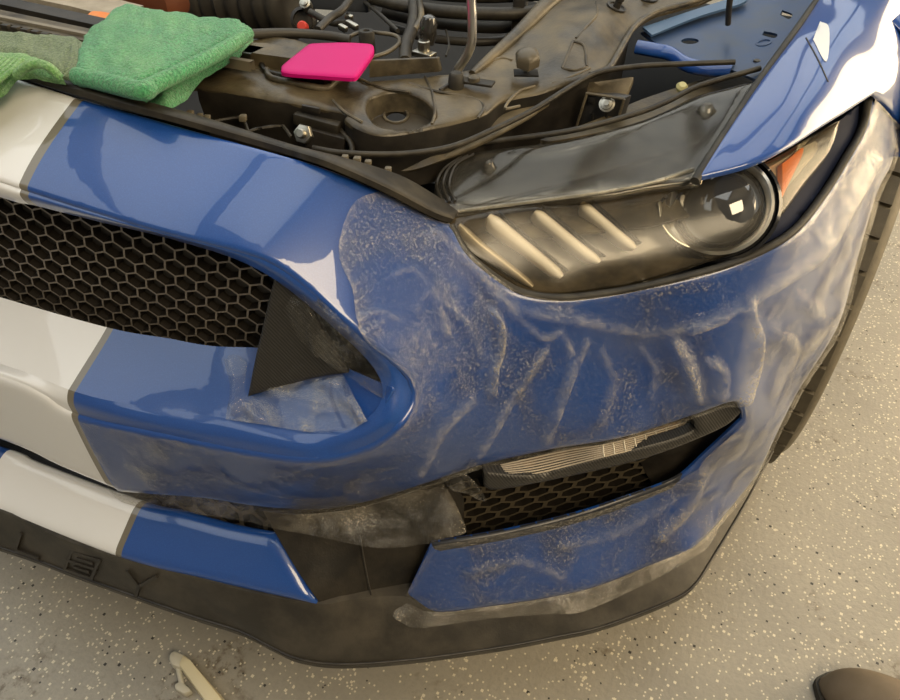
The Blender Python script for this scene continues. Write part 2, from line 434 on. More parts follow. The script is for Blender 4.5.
SILVERT = simple('frosted_silver', (.90, .83, .68), .35, .0, bump=(500, .4, .0006))
SMOKE = simple('smoked_housing', (.045, .036, .022), .22, col2=(.15, .12, .075), nscale=22)
GLASS = clear_mat('headlight_lens', (.97, .96, .93), .22, .05, (.6, .52, .38))
FLANGE = clear_mat('dusty_clear_plastic', (.66, .62, .54), .12, .14, (.36, .33, .27))
LENSG = clear_mat('projector_lens', (.8, .82, .85), .02, .0)
AMBER = simple('amber_marker', (.85, .20, .015), .4, spec=.3)
PINK = simple('pink_plastic', (.56, .007, .17), .4, spec=.2, bump=(60, .1, .001))
TOWELG = cloth_mat('green_microfibre', (.012, .21, .07), (.085, .50, .20), (.17, .50, .18))
TOWELO = cloth_mat('olive_microfibre', (.065, .13, .045), (.22, .31, .13), (.27, .31, .13))
TOWELL = cloth_mat('lime_microfibre', (.09, .32, .07), (.28, .56, .20), (.36, .56, .22))
CREAM = simple('cream_plastic', (.66, .58, .38), .4)
CREAMG = simple('grey_cream_plastic', (.5, .47, .38), .45)
BOOT = simple('brown_leather', (.13, .10, .065), .65, col2=(.17, .13, .09), nscale=12)
RUST = simple('brown_red_plastic', (.10, .030, .014), .5, col2=(.16, .05, .02))
RED = simple('red_plastic', (.55, .04, .02), .4)
ORANGE = simple('orange_label', (.75, .20, .04), .6, col2=(.65, .3, .1), nscale=40)
HOSE = simple('hose_black', (.030, .026, .022), .5, col2=(.05, .045, .035))
WHITEW = simple('white_room_paint', (.30, .30, .30), .7)
GREYW = simple('grey_room_steel', (.16, .16, .17), .6)
TYRE = simple('tyre_rubber', (.085, .072, .050), .65, col2=(.13, .11, .075), nscale=30, bump=(200, .3, .001))
PAPER = simple('white_sticker', (.75, .75, .74), .5)
CEIL_GLOW = simple('ceiling_glow', (.91, .97, 1.), .5, emit=PANEL_GLOW)
# ------------------------------------------------------------------ setting
def slab_box(name, lo, hi, m, kind='structure'):
    lo = np.array(lo, float); hi = np.array(hi, float)
    o = box(name, (lo+hi)/2, hi-lo, m, bev=0); tag(o, kind=kind); return o
slab_box('floor', (-4, -3.5, -.1), (8, 6, 0), floor_mat())
slab_box('wall_left', (-4.1, -3.5, 0), (-4, 6, 3), WHITEW)
slab_box('wall_back', (-4, 6, 0), (4, 6.1, 3), WHITEW)
slab_box('wall_front', (-4, -3.6, 0), (4, -3.5, 3), WHITEW)
slab_box('wall_right', (2.9, 4.3, 0), (3, 6, 3), WHITEW)
slab_box('wall_right.001', (2.9, -3.5, 0), (3, .9, 3), WHITEW)
slab_box('wall_right.002', (2.9, .9, 2.1), (3, 4.3, 3), WHITEW)
ce = slab_box('ceiling', (-4.1, -3.6, 3), (4.1, 6.1, 3.1), WHITEW)
for x in (-3.87, -2.55, -1.28, .145, 1.375, 2.75):
    box('beam', (x, 1.2, 2.95), (.13, 9.2, .10), GREYW, ce, bev=0)
for x0, x1, y0 in ((-3.8, -2.62, -1.), (-2.48, -1.35, -3.), (-1.21, .08, -3.), (.21, 1.31, -.8), (1.44, 2.68, 1.6)):
    box('ceiling_glow_sheet', ((x0+x1)/2, (y0+5.2)/2, 2.985), (x1-x0, 5.2-y0, .02), CEIL_GLOW, ce, bev=0)  # unseen glowing sheets, added in place of the lit white ceiling

# ------------------------------------------------------------------ CAR
car = empty('car', (0, .9, 0), 'blue car front with white racing stripes, its hood open and clear film half applied', 'car')
car.location = (0, 0, 0)
MAIN_CTRL = [(78, 94, 'x', .245), (18, 188, 'x', .245), (-111, 63, 'z', .815), (-150, 150, 'z', .775), (200, 130, 'z', .805), (333, 170, 'z', .78),
 (387, 193, 'z', .757), (455, 224, 'z', .72), (130, 225, 'z', .757), (245, 255, 'z', .742), (300, 283, 'z', .72), (343, 323, 'z', .69), (387, 363, 'z', .652), (413, 390, 'z', .62),
 (72, 412, 'x', .25), (112, 488, 'x', .25), (200, 440, 'z', .548), (317, 460, 'z', .562), (367, 447, 'z', .578), (397, 427, 'z', .598),
 (-120, 360, 'z', .53), (-120, 400, 'z', .41),
 (200, 500, 'z', .403), (318, 512, 'z', .413), (371, 503, 'z', .43), (443, 480, 'z', .462),
 (470, 253, 'z', .70), (507, 283, 'z', .672), (560, 297, 'z', .66), (640, 287, 'z', .665), (720, 267, 'z', .682), (793, 230, 'z', .702), (853, 143, 'z', .738), (873, 97, 'z', .76),
 (607, 192, 'z', .735), (693, 172, 'z', .75), (783, 150, 'z', .757), (827, 123, 'z', .76),
 (482, 467, 'z', .475), (553, 451, 'z', .482), (620, 440, 'z', .488), (691, 418, 'z', .495), (744, 415, 'z', .49),
 (756, 478, 'z', .25), (798, 397, 'y', .56), (840, 330, 'y', .60), (860, 260, 'y', .63), (880, 193, 'y', .68), (900, 125, 'y', .76),
 (500, 350, 'z', .615), (640, 360, 'z', .575), (740, 340, 'z', .60),
 (431, 544, 'z', .345), (513, 531, 'z', .35), (593, 511, 'z', .355), (664, 487, 'z', .362), (402, 602, 'z', .255), (433, 613, 'z', .248), (491, 607, 'z', .248), (584, 591, 'z', .245), (664, 560, 'z', .24), (691, 560, 'z', .235)]
def W3(x, y, z):
    v = np.array([x, y, z])-CP; k = v@_d
    return (450+FPX*(v@_r)/k, 350-FPX*(v@_u)/k, 'd', k)
MAIN_CTRL += [W3(-.02, .045, .772), W3(-.06, .12, .818), W3(-.12, .12, .818), W3(-.12, .045, .772)]
S_MAIN = Surf(MAIN_CTRL, 1e-4)

NOSE_TOP = [(-300, -22), (-150, 25), (63, 92), (80, 97), (200, 131), (290, 156), (333, 170), (387, 193), (433, 217), (452, 224)]
LAMP_LOW = [(452, 224), (470, 255), (507, 285), (530, 295), (560, 299), (590, 297), (640, 289), (720, 269), (765, 252), (798, 231), (827, 195), (850, 158), (866, 128), (873, 97)]
SILH = [(902, 128), (894, 165), (880, 193), (860, 260), (840, 328), (798, 397), (765, 464), (756, 480), (724, 519), (698, 546), (680, 556)]
DUCT_LOW = [(680, 556), (660, 563), (584, 592), (491, 608), (433, 614), (402, 603)]
DUCT_LEFT = [(402, 603), (416, 575), (431, 545)]
DUCT_TOP = [(431, 545), (513, 531), (593, 511), (664, 486), (684, 476), (709, 453), (744, 421)]
VENT_TOP = [(744, 412), (735, 403), (691, 418), (620, 440), (553, 451), (482, 467), (443, 480)]
FACE_LOW = [(443, 480), (371, 503), (318, 512), (260, 509), (200, 500), (124, 494), (111, 489), (60, 468), (0, 441), (-150, 395)]
RIM_OUT = [(-150, 335), (0, 379), (40, 396), (74, 416), (160, 436), (250, 454), (317, 461), (367, 449), (397, 429), (412, 407), (414, 393)]
OPEN_TOP = [(414, 393), (408, 378), (394, 364), (350, 326), (305, 286), (277, 266), (245, 253), (150, 229), (18, 188), (-150, 128), (-300, 75)]
S_NOSE_OUT = outline(NOSE_TOP, LAMP_LOW, [(873, 97), (902, 128)], SILH, DUCT_LOW, DUCT_LEFT, DUCT_TOP, [(744, 421), (744, 412)], VENT_TOP, FACE_LOW, [(-150, 395), (-150, 335)], RIM_OUT, OPEN_TOP, [(-300, 75), (-300, -22)])
def bump_disp(x, y, e):
    # fold of the duct panel and the soft swage below the headlight
    d = np.zeros_like(x)
    return d
bumper = panel('bumper_cover', S_NOSE_OUT, S_MAIN, PAINT, car, step=8, thick=.003, rnd=(.0035, 6))

# grille surround: rounded rim, lower shelf, upper lip
S_SHELF = Surf([(-150, 258, 'z', .575), (0, 302, 'z', .585), (108, 333, 'x', .25), (213, 353, 'z', .60), (253, 356, 'z', .605), (-150, 325, 'z', .545), (0, 366, 'z', .552), (73, 390, 'x', .25), (117, 402, 'z', .557), (200, 415, 'z', .562), (313, 433, 'z', .576), (367, 422, 'z', .595), (390, 388, 'z', .628), (345, 373, 'z', .615), (300, 365, 'z', .61)], 1e-4)
RIM_IN = [(-150, 322), (0, 364), (40, 378), (73, 391), (117, 402), (200, 414), (313, 432), (365, 423), (382, 408), (392, 390)]
n_ = 60
tow = -np.array(_d)*.004
lip_in = [(-300, 89), (-150, 142), (0, 197), (33, 205), (100, 222), (167, 238), (233, 257), (270, 274), (300, 298), (340, 333), (372, 362), (386, 376), (392, 390)]
ro = np.vstack([eq(cat(RIM_OUT, 8), n_), eq(cat(OPEN_TOP, 8), n_)[1:]]); ri = np.vstack([eq(cat(RIM_IN, 8), n_), eq(cat(lip_in[::-1], 8), n_)[1:]])
def smooth_poly(P, k=4):
    P = P.copy()
    for _ in range(k): P[1:-1] = P[1:-1]*.5+(P[:-2]+P[2:])*.25
    return P
ri[40:80] = smooth_poly(ri, 8)[40:80]
po = S_MAIN.pt(ro[:, 0], ro[:, 1], -.0035)
tt = np.clip((np.arange(len(ri))-(n_-14))/28., 0, 1); tt = tt*tt*(3-2*tt)
wi = S_SHELF.w(ri[:, 0], ri[:, 1])*(1-tt)+tt/np.array([depth((x, y, 'd', 1/w+.017)) for x, y, w in zip(ri[:, 0], ri[:, 1], S_MAIN.w(ri[:, 0], ri[:, 1]))])
pi_ = CP+ray(ri[:, 0], ri[:, 1])/wi[:, None]
loft('grille_rim', [po, po*.62+pi_*.38+tow*1.0, po*.3+pi_*.7+tow*.8, pi_], PAINT, car, sub=4)
panel('grille_shelf', outline([(-260, 214), (-150, 250), (0, 297), (110, 328), (167, 338), (213, 346), (300, 352), (391, 387)], RIM_IN[::-1], [(-150, 322), (-260, 214)]), S_SHELF, PAINT, car, step=9, off=-.0006, thick=.003)
S_GR = Plane((18, 205, 'y', .088), (260, 268, 'y', .128), (120, 334, 'y', .105))
GR_CLIP = np.array([(-300, 87), (0, 195), (270, 268), (285, 290), (262, 360), (215, 352), (110, 334), (0, 304), (-300, 220)])
comb('hex_grille', S_GR, GR_CLIP, (42.7, 37.3+180), (19.6, 5.6), (-6.7, 10.4), GRILLE, car, rim=.90, deep=.012, grow=9, cup=.7)
pn = [S_GR.one(x, y, -.025) for x, y in ((-170, 110), (310, 240), (290, 400), (-170, 300))]
prism('grille_backing', pn, S_GR.n*0+np.array([0, .01, 0]), VOID, car, bev=0)

# black side of the grille opening (blade and pocket)
S_BL = Plane((276, 276, 'z', .712), (246, 398, 'z', .585), (346, 374, 'z', .62))
panel('grille_blade', outline([(275, 272), (292, 287), (310, 302)], [(310, 302), (325, 335), (348, 374)], [(348, 374), (320, 378), (285, 387), (247, 398)], [(247, 398), (254, 362), (264, 318), (275, 272)]), S_BL, CARBON, car, step=7, thick=.004, rnd=(.003, 5))
S_PK = Plane((300, 285, 'z', .690), (392, 385, 'z', .615), (350, 420, 'z', .57))
panel('grille_pocket', outline([(290, 270), (420, 380), (395, 430), (330, 440), (290, 300)]), S_PK, BLACK, car, step=12, off=-.03, thick=.004)

# lower valance with stripes
S_LIP = Surf([(-150, 405, 'z', .345), (0, 449, 'z', .348), (140, 503, 'x', .25), (276, 534, 'z', .352), (-150, 462, 'z', .298), (0, 512, 'z', .300), (116, 559, 'x', .25), (200, 581, 'z', .303), (318, 607, 'z', .300), (320, 540, 'z', .352), (360, 610, 'z', .30)], 1e-4)
LIPT = [(-150, 405), (0, 448), (34, 463), (140, 502), (180, 511), (230, 525), (277, 534)]; LIPB = [(318, 607), (200, 581), (116, 559), (12, 520), (0, 514), (-150, 466)]
def lipd(x, y, e): return np.zeros_like(x)
panel('lower_valance', outline(LIPT, [(277, 534), (298, 570), (318, 607)], LIPB, [(-150, 466), (-150, 405)]), S_LIP, PAINT, car, step=7, thick=.004, rnd=(.009, 14))
# lower slit mesh
S_SL = Plane((0, 430, 'y', .09), (280, 520, 'y', .13), (140, 500, 'y', .10))
comb('lower_mesh', S_SL, np.array([(-120, 395), (0, 440), (110, 480), (290, 510), (290, 540), (130, 505), (0, 455), (-120, 415)]), (75, 474), (19, 7), (-5, 12), GRILLE, car, rim=.82, deep=.012, grow=9)

# black fascia behind the openings and the splitter
S_FA = Surf([(276, 530, 'z', .36), (318, 607, 'z', .295), (440, 530, 'z', .345), (395, 610, 'z', .252), (340, 650, 'z', .222), (450, 640, 'z', .212), (360, 560, 'z', .325), (470, 560, 'z', .29), (440, 600, 'z', .24)], 1e-4)
panel('fascia_gusset', outline([(262, 512), (340, 505), (452, 490), (466, 525)], [(466, 525), (440, 560), (420, 600), (412, 640)], [(430, 640), (345, 645)], [(345, 645), (322, 608), (296, 570), (262, 512)]), S_FA, SPLIT, car, step=9, off=-.004, thick=.004)
tube('fascia_seam', S_FA.pt([360, 364, 372, 380], [535, 560, 600, 640], .0), .0012, BLACK, car, n=6)
SP_OUT = [(-150, 505), (0, 548), (80, 577), (184, 614), (240, 632), (272, 648), (300, 660), (343, 665), (414, 660), (500, 648), (558, 637), (603, 627), (667, 603), (693, 587), (713, 557), (743, 507), (757, 481), (772, 452)]
SP_Z = [.232, .232, .232, .230, .226, .220, .214, .208, .204, .20, .20, .20, .20, .20, .20, .205, .21, .22]
so = [np.r_[at(x, y, 'z', z)] for (x, y), z in zip(SP_OUT, SP_Z)]
SP_INN = [(-150, 462), (0, 511), (60, 538), (116, 557), (160, 569), (200, 579), (250, 592), (318, 604), (350, 600), (400, 596), (450, 606), (500, 601), (560, 592), (620, 570), (660, 552), (690, 535), (730, 480), (752, 440)]
SP_ZI = [.300, .300, .300, .30, .30, .302, .30, .296, .288, .272, .250, .246, .243, .240, .236, .232, .235, .24]
si = [np.r_[at(x, y, 'z', z)] for (x, y), z in zip(SP_INN, SP_ZI)]
so = cat(so, 5); si = cat(si, 5)
inw = np.array([0, .035, -.004])
loft('splitter', [si+np.array([0, .02, 0]), si, si*.5+so*.5+np.array([0, 0, .0]), so+np.array([0, 0, .0025]), so, so-np.array([0, 0, .010]), so+np.array([0, .03, -.014]), si+np.array([0, .04, -.05])], SPLITF, car, smooth=True, sharp=30)
tube('splitter_bead', so+np.array([0, 0, .002]), .0022, BLACK, car, n=8, sm=1)
# underbody closing plate so that no light falls through
pu = np.array([at(x, y, 'z', .19) for x, y in ((-150, 520), (150, 590), (300, 640), (500, 630), (660, 580), (730, 470))])
prism('undertray', list(pu+np.array([0, .04, 0]))+[np.array([.85, .75, .19]), np.array([-.2, .75, .19])], (0, 0, .01), BLACK, car, bev=0)
# letters raised on the splitter's front face
def glyph(strokes, org, ex, ey, nrm, w=.0042):
    v = []; f = []
    for s in strokes:
        for a, b in zip(s[:-1], s[1:]):
            A = org+ex*a[0]+ey*a[1]; B = org+ex*b[0]+ey*b[1]; t = (B-A)/np.linalg.norm(B-A); q = np.cross(nrm, t)*w*.5
            A = A-t*w*.5; B = B+t*w*.5; k = len(v); h = nrm*.0022
            v += [A-q-h*.3, A+q-h*.3, B+q-h*.3, B-q-h*.3, A-q+h, A+q+h, B+q+h, B-q+h]
            f += [[k+4, k+5, k+6, k+7], [k, k+1, k+5, k+4], [k+1, k+2, k+6, k+5], [k+2, k+3, k+7, k+6], [k+3, k, k+4, k+7]]
    return v, f
S_SF = Surf([(-150, 462, 'z', .3), (0, 511, 'z', .3), (116, 557, 'z', .30), (200, 579, 'z', .302), (250, 592, 'z', .30), (-150, 505, 'z', .234), (0, 548, 'z', .234), (80, 577, 'z', .234), (184, 614, 'z', .232), (240, 632, 'z', .228)], 1e-4)
LET = {'L': [[(0, 1), (0, 0), (1, 0)]], 'B': [[(0, 0), (0, 1), (1, 1), (1, 0), (0, 0)], [(0, .5), (1, .5)], [(.32, .74), (.8, .74)], [(.32, .26), (.8, .26)]], 'Y': [[(0, 1), (.5, .45), (1, 1)], [(.5, .45), (.5, 0)]]}
# pixel corners of each letter's cell: lower left, lower right, upper left
for ch, bl, br, tl in (('L', (17, 549), (39, 557), (22, 533)), ('B', (66, 568), (93, 577), (73, 550)), ('Y', (124, 592), (151, 597), (129, 571))):
    O = S_SF.one(*bl, .001); ex = S_SF.one(*br, .001)-O; ey = S_SF.one(*tl, .001)-O
    nn = S_SF.nrm([bl[0]], [bl[1]])[0]
    v, f = glyph(LET[ch], O, ex, ey, nn); mesh('letter', v, f, BLACK, car, False)

# ------------------------------------------------------------------ side vent: mesh, lamp strip, carbon trim
S_VB = Plane((455, 500, 'y', .215), (680, 440, 'y', .41), (560, 515, 'y', .30))
pv = [S_VB.one(x, y, -.03) for x, y in ((420, 440), (760, 370), (760, 450), (680, 520), (430, 570))]
prism('vent_backing', pv, (0, .01, 0), VOID, car, bev=0)
comb('vent_mesh', S_VB, np.array([(447, 497), (500, 488), (600, 462), (655, 462), (655, 482), (560, 512), (450, 545)]), (515, 497), (24, -5), (-14.7, 10), simple('vent_mesh_plastic', (.075, .062, .042), .35), car, rim=.80, deep=.016, grow=8)
S_FOG = Surf([(482, 467, 'y', .195), (695, 420, 'y', .365), (553, 453, 'y', .245), (500, 475, 'y', .19), (575, 464, 'y', .25), (664, 442, 'y', .33), (697, 431, 'y', .36), (600, 452, 'y', .265)], 1e-3)
FOG = outline([(481, 467), (553, 452), (620, 440), (694, 419)], [(694, 419), (698, 431)], [(698, 431), (664, 443), (575, 466), (531, 476), (500, 476), (481, 467)])
tl_ = panel('turn_signal', FOG, S_FOG, simple('signal_reflector', (.05, .04, .03), .4, col2=(.22, .13, .06), nscale=60), car, step=5, off=-.008, thick=.004)
ft = eq(cat([(484, 467), (553, 452.5), (620, 440.5), (693, 420)], 8), 40); fb = eq(cat([(484, 469), (500, 475), (531, 475), (575, 465), (664, 442.5), (696, 431)], 8), 40)
for k in range(7):
    a = ft+(fb-ft)*(.06+.145*k); lo = 2+(k % 2)
    tube('lens_rib', S_FOG.pt(a[lo:, 0], a[lo:, 1], -.002), .0009, simple('rib_clear', (.42, .36, .28), .25) if k == 0 else bpy.data.materials['rib_clear'], tl_, n=6, sm=1)
for k in range(9):
    i = 22+2*k; tube('lens_flute', S_FOG.pt([ft[i, 0], fb[i, 0]], [ft[i, 1]+1, fb[i, 1]-1], -.001), .0009, simple('flute_clear', (.5, .45, .36), .2), tl_, n=6)
S_CT = Surf([(491, 488, 'y', .185), (558, 479, 'y', .235), (647, 459, 'y', .305), (718, 430, 'y', .365), (742, 413, 'y', .385), (735, 403, 'y', .385), (695, 425, 'y', .345), (640, 446, 'y', .295), (531, 477, 'y', .205)], 1e-3)
panel('vent_trim', outline([(484, 475), (531, 478), (575, 467), (664, 444), (698, 431)], [(698, 431), (694, 418)], [(694, 418), (735, 402), (746, 406)], [(746, 406), (740, 416), (718, 432), (647, 460), (558, 481), (491, 492), (484, 475)]), S_CT, CARBON, car, step=6, thick=.012, rnd=(.004, 6))
panel('vent_cheek', outline([(640, 462), (690, 440), (748, 408), (748, 424), (712, 455), (690, 478), (655, 490)]), Plane((640, 470, 'y', .375), (748, 410, 'y', .43), (690, 480, 'y', .40)), BLACK, car, step=9, thick=.004)

q1 = np.array(DUCT_TOP[:5], float); q2 = q1+np.array([(4, 9), (2, 9), (2, 9), (0, 8), (-2, 5)])
panel('vent_sill', outline(q1.tolist(), [tuple(q1[-1]), tuple(q2[-1])], q2[::-1].tolist(), [tuple(q2[0]), tuple(q1[0])]), S_MAIN, simple('vent_sill_plastic', (.03, .032, .04), .3), car, step=5, off=.0008, thick=.003, rnd=(.004, 5))
# ------------------------------------------------------------------ headlight
LAMP_TOP = [(873, 97), (850, 112), (827, 127), (787, 151), (750, 165), (693, 172), (653, 184), (607, 193), (520, 204), (455, 217)]
LENS_LOW = [(452, 224), (470, 253), (507, 283), (530, 293), (560, 296), (590, 294), (640, 286), (715, 262), (747, 249), (784, 219), (811, 184), (835, 153), (846, 118)]
LAMP = outline(LENS_LOW, [(846, 118)]+LAMP_TOP[2:], [(455, 217), (452, 224)])
head = empty('headlight', (0, 0, 0), None, None); head.parent = car
head['label'] = 'clear headlight with smoked housing and chevron light bars'
def inset(poly, k):
    P = np.asarray(poly); return P
panel('lens_cover', LAMP, S_MAIN, GLASS, head, step=9, off=-.004, thick=0, rnd=(.004, 7))
panel('housing', LAMP, S_MAIN, SMOKE, head, step=9, off=-.050, thick=.003, disp=lambda x, y, e: .043*np.clip(1-e/22, 0, 1)**1.5)
# black sealing gap around the lens
g = np.array(LAMP_LOW, float); g = cat(g, 5)
tube('lamp_seal', S_MAIN.pt(g[:, 0]+0, g[:, 1], -.004), .0042, RUBBER, head, n=8, sm=1)
gi = eq(g[30:], 30); 
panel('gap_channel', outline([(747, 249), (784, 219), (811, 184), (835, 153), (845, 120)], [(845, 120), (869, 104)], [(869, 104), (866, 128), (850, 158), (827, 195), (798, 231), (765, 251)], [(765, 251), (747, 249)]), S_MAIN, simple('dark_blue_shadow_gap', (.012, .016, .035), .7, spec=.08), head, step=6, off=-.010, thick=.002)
BARS = [((463, 221), (534, 288), 9, SMOKE), ((492, 212), (565, 277), 13, SILVERT), ((538, 207), (603, 262), 12, SILVERT), ((585, 198), (639, 247), 11, SILVERT)]
for k, (a, b, w, mm) in enumerate(BARS):
    a = np.array(a, float); b = np.array(b, float); t = (b-a)/np.linalg.norm(b-a); q = np.array([t[1], -t[0]])
    rows = []
    L = np.linspace(0, 1, 12)
    wk = w*.55*np.clip(1-np.abs(L*2-1)**14*.45, 0, 1)
    for s, off in ((-1, -.034), (-.85, -.016), (0, -.012), (.85, -.016), (1, -.034)):
        p = a+np.outer(L, b-a)+q*(s*wk)[:, None]; rows.append(S_MAIN.pt(p[:, 0], p[:, 1], off))
    loft('light_bar', rows, SILVERT if k else simple('frosted_edge', (.45, .38, .26), .4, .3), head, sub=2)
    if k:
        p = a+np.outer(L, b-a)+q*(w*.5+2); p2 = a+np.outer(L, b-a)+q*(w*.5+17); 
        loft('bar_divider', [S_MAIN.pt(p[:, 0], p[:, 1], -.010), S_MAIN.pt(p[:, 0]+1, p[:, 1], -.040)], BLACKG, head, thick=.0015)
# projector
pc = S_MAIN.one(727, 198, -.022); pn_ = S_MAIN.nrm([727], [197])[0]*.45+np.array([-.15, -.72, .45])*.55
pn_ /= np.linalg.norm(pn_)
lathe('projector_bezel', pc, pn_, [(.030, -.03), (.045, .0), (.049, .006), (.046, .008), (.042, .004), (.040, -.01), (.038, -.012), (.034, -.03)], simple('satin_chrome', (.78, .75, .68), .3, 1.), head, n=40)
lathe('projector_ring', pc, pn_, [(.053, -.004), (.056, .003), (.053, .006), (.051, .001)], BLACKG, head, n=40)
lathe('projector_lens', pc, pn_, [(.0415, -.012), (.041, -.006), (.037, .004), (.029, .012), (.018, .0175), (.007, .0195), (.0015, .0198)], simple('projector_glass', (.05, .05, .05), .04, coat=1., spec=1.), head, n=36, sharp=80)
q = cat([(668, 190), (674, 212), (690, 232), (712, 243), (740, 244), (765, 232)], 6); q2 = cat([(663, 196), (668, 222), (686, 243), (712, 254), (742, 253), (768, 238)], 6)
loft('reflector_bowl', [S_MAIN.pt(q[:, 0], q[:, 1], -.032), S_MAIN.pt((q[:, 0]+q2[:, 0])/2, (q[:, 1]+q2[:, 1])/2, -.024), S_MAIN.pt(q2[:, 0], q2[:, 1], -.020)], simple('satin_reflector', (.72, .68, .58), .32, .8), head, thick=.001, sub=3)
panel('corner_reflector', outline([(775, 158), (800, 145), (835, 124), (858, 116)], [(858, 116), (840, 160), (815, 200), (785, 228), (752, 247)], [(752, 247), (762, 225), (780, 200), (786, 178), (775, 158)]), S_MAIN, simple('pale_reflector', (.75, .66, .46), .25, .6), head, step=7, off=-.020, thick=.003)
panel('amber_marker', outline([(792, 158), (800, 152), (812, 142), (813, 148), (806, 166), (797, 186), (792, 198)], [(792, 198), (793, 180), (792, 158)]), S_MAIN, AMBER, head, step=5, off=-.012, thick=.006)

# clear top flange of the headlight
S_FL = Surf([(443, 205, 'z', .722), (432, 188, 'z', .722), (450, 160, 'z', .735), (473, 150, 'z', .74), (567, 137, 'z', .755), (633, 120, 'z', .765), (700, 90, 'z', .775), (753, 80, 'z', .785), (455, 217, 'z', .716), (607, 193, 'z', .737), (693, 172, 'z', .752), (740, 130, 'z', .77), (560, 170, 'z', .742)], 1e-4)
FLO = outline([(452, 219), (440, 205), (432, 190), (437, 177), (450, 161), (473, 149)], [(473, 149), (517, 143), (567, 137), (633, 120), (667, 107), (700, 92), (725, 85), (760, 76)], [(760, 76), (700, 180)], [(700, 180), (653, 186), (607, 195), (520, 206), (452, 219)])
panel('lamp_flange', FLO, S_FL, FLANGE, head, step=9, off=0, thick=.003, rnd=(.006, 8))
panel('lamp_back', outline([(440, 205), (437, 180), (452, 165), (475, 153), (570, 140), (640, 124), (760, 85), (700, 185), (450, 222)]), S_FL, DUST2, head, step=12, off=-.035, thick=.003)
fl = np.array([(448, 214), (520, 205), (607, 193), (653, 184), (693, 171)]); fl = cat(fl, 6)
tube('flange_edge', S_FL.pt(fl[:, 0], fl[:, 1]-1, .001), .0022, clear_mat('clear_edge', (.85, .82, .74), .1, .5, (.7, .65, .52)), head, n=8, sm=1)
for k in range(3):
    a = np.array([(443+6*k, 204-k), (437+6*k, 186), (444+6*k, 170-2*k), (462+6*k, 157-k)]); a = cat(a, 6)
    tube('flange_rib', S_FL.pt(a[:, 0], a[:, 1], .001), .0018, simple('flange_rib_plastic', (.03, .026, .02), .25), head, n=6, sm=1)
a = cat([(470, 206), (560, 183), (640, 160), (700, 142)], 6); tube('flange_crease', S_FL.pt(a[:, 0], a[:, 1], -.001), .0012, FLANGE, head, n=6, sm=1)
for x, y, r in ((489, 168, .006), (706, 111, .008)):
    p = S_FL.one(x, y, 0); nn = S_FL.nrm([x], [y])[0]
    lathe('flange_clip', p, nn, [(r*1.3, -.004), (r*1.3, .0), (r, .003), (r*.6, .008), (r*.3, .009)], clear_mat('clip_clear', (.8, .78, .7), .08, .3), head, n=14)
a = cat([(450, 158), (475, 146), (567, 133), (633, 116), (667, 103), (700, 87), (760, 70)], 5); tube('flange_gasket', S_FL.pt(a[:, 0], a[:, 1], .002), .003, TRIM, head, n=8, sm=1)

# ------------------------------------------------------------------ fender, tyre
S_FE = Surf([(697, 176, 'z', .762), (750, 165, 'z', .770), (787, 150, 'z', .775), (827, 125, 'z', .776), (873, 97, 'z', .772), (760, 80, 'z', .797), (813, 7, 'z', .824), (725, 130, 'z', .778), (800, 110, 'z', .795), (820, 80, 'z', .806),
 W3(.86, .62, .796), W3(.82, .64, .823), W3(.86, .70, .818), W3(.895, .72, .79), W3(.915, .74, .745), W3(.929, .76, .70), W3(.80, .80, .838), W3(.85, .82, .836), W3(.89, .84, .815), W3(.918, .86, .775), W3(.80, 1.0, .850), W3(.86, 1.0, .848), W3(.90, 1.0, .83), W3(.926, 1.0, .78)], 1e-4)
panel('fender', outline([(697, 177), (720, 140), (760, 80), (813, 7), (858, -80)], [(858, -80), (905, -60)], [(905, -60), (914, 0), (915, 60), (911, 100), (905, 130)], [(905, 130), (890, 108), (876, 94)], [(876, 94), (850, 111), (827, 125), (787, 149), (750, 164), (697, 177)]), S_FE, BLUEP, car, step=7, thick=.003, rnd=(.003, 5))
rows = []
for k in range(25):
    y = .74+.9*k/24; za = .345+math.sqrt(max(.385**2-(y-.955)**2, .0)) if abs(y-.955) < .385 else .3
    zc = min(.846, .814+.10*(y-.7)); ki = float(np.clip((y-.82)/.12, 0, 1)); rows.append([(.865-.085*ki, y, zc-.004*ki), (.865-.03*ki, y, zc+.003*ki), (.867, y, zc), (.893, y, zc-.016), (.912, y, .79+.03*min(1, (y-.7)*2)*.5), (.925, y, .755), (.934, y, max(.70, za+.02)), (.946, y, max(za, .28)), (.93, y, max(za, .28)-.004)])
loft('fender_side', rows, BLUEP, car, thick=.002)
a = cat([(696, 178), (718, 142), (758, 80), (811, 7), (862, -70)], 6); tube('fender_edge_seal', S_FE.pt(a[:, 0], a[:, 1], -.004), .0045, RUBBER, car, n=8, sm=1)
panel('fender_sticker', outline([(820, 22), (829, 29), (826, 62), (813, 40)]), S_FE, PAPER, car, step=6, off=.0008, thick=.0006)
a = cat([(806, 38), (818, 60), (828, 82)], 4); tube('fender_seam', S_FE.pt(a[:, 0], a[:, 1], .0), .0009, BLACK, car, n=6, sm=1)

wheel = empty('wheel', (0, 0, 0), None, None); wheel.parent = car; wheel['label'] = 'front wheel with dusty treaded tyre'
WC = np.array([.838, .955, .345]); TW = .136
prof = [(-1, .235), (-1.0, .285), (-.97, .318), (-.88, .336), (-.6, .3435), (0, .345), (.6, .3435), (.88, .336), (.97, .318), (1.0, .285), (1., .235)]
v = []; f = []; nt_ = 96
for i in range(nt_):
    t = 2*math.pi*i/nt_
    for (xx, rr) in prof: v.append(WC+np.array([xx*TW, math.cos(t)*rr, math.sin(t)*rr]))
k = len(prof)
for i in range(nt_):
    for j in range(k-1): f.append([i*k+j, ((i+1) % nt_)*k+j, ((i+1) % nt_)*k+j+1, i*k+j+1])
mesh('tyre', v, f, TYRE, wheel, True)
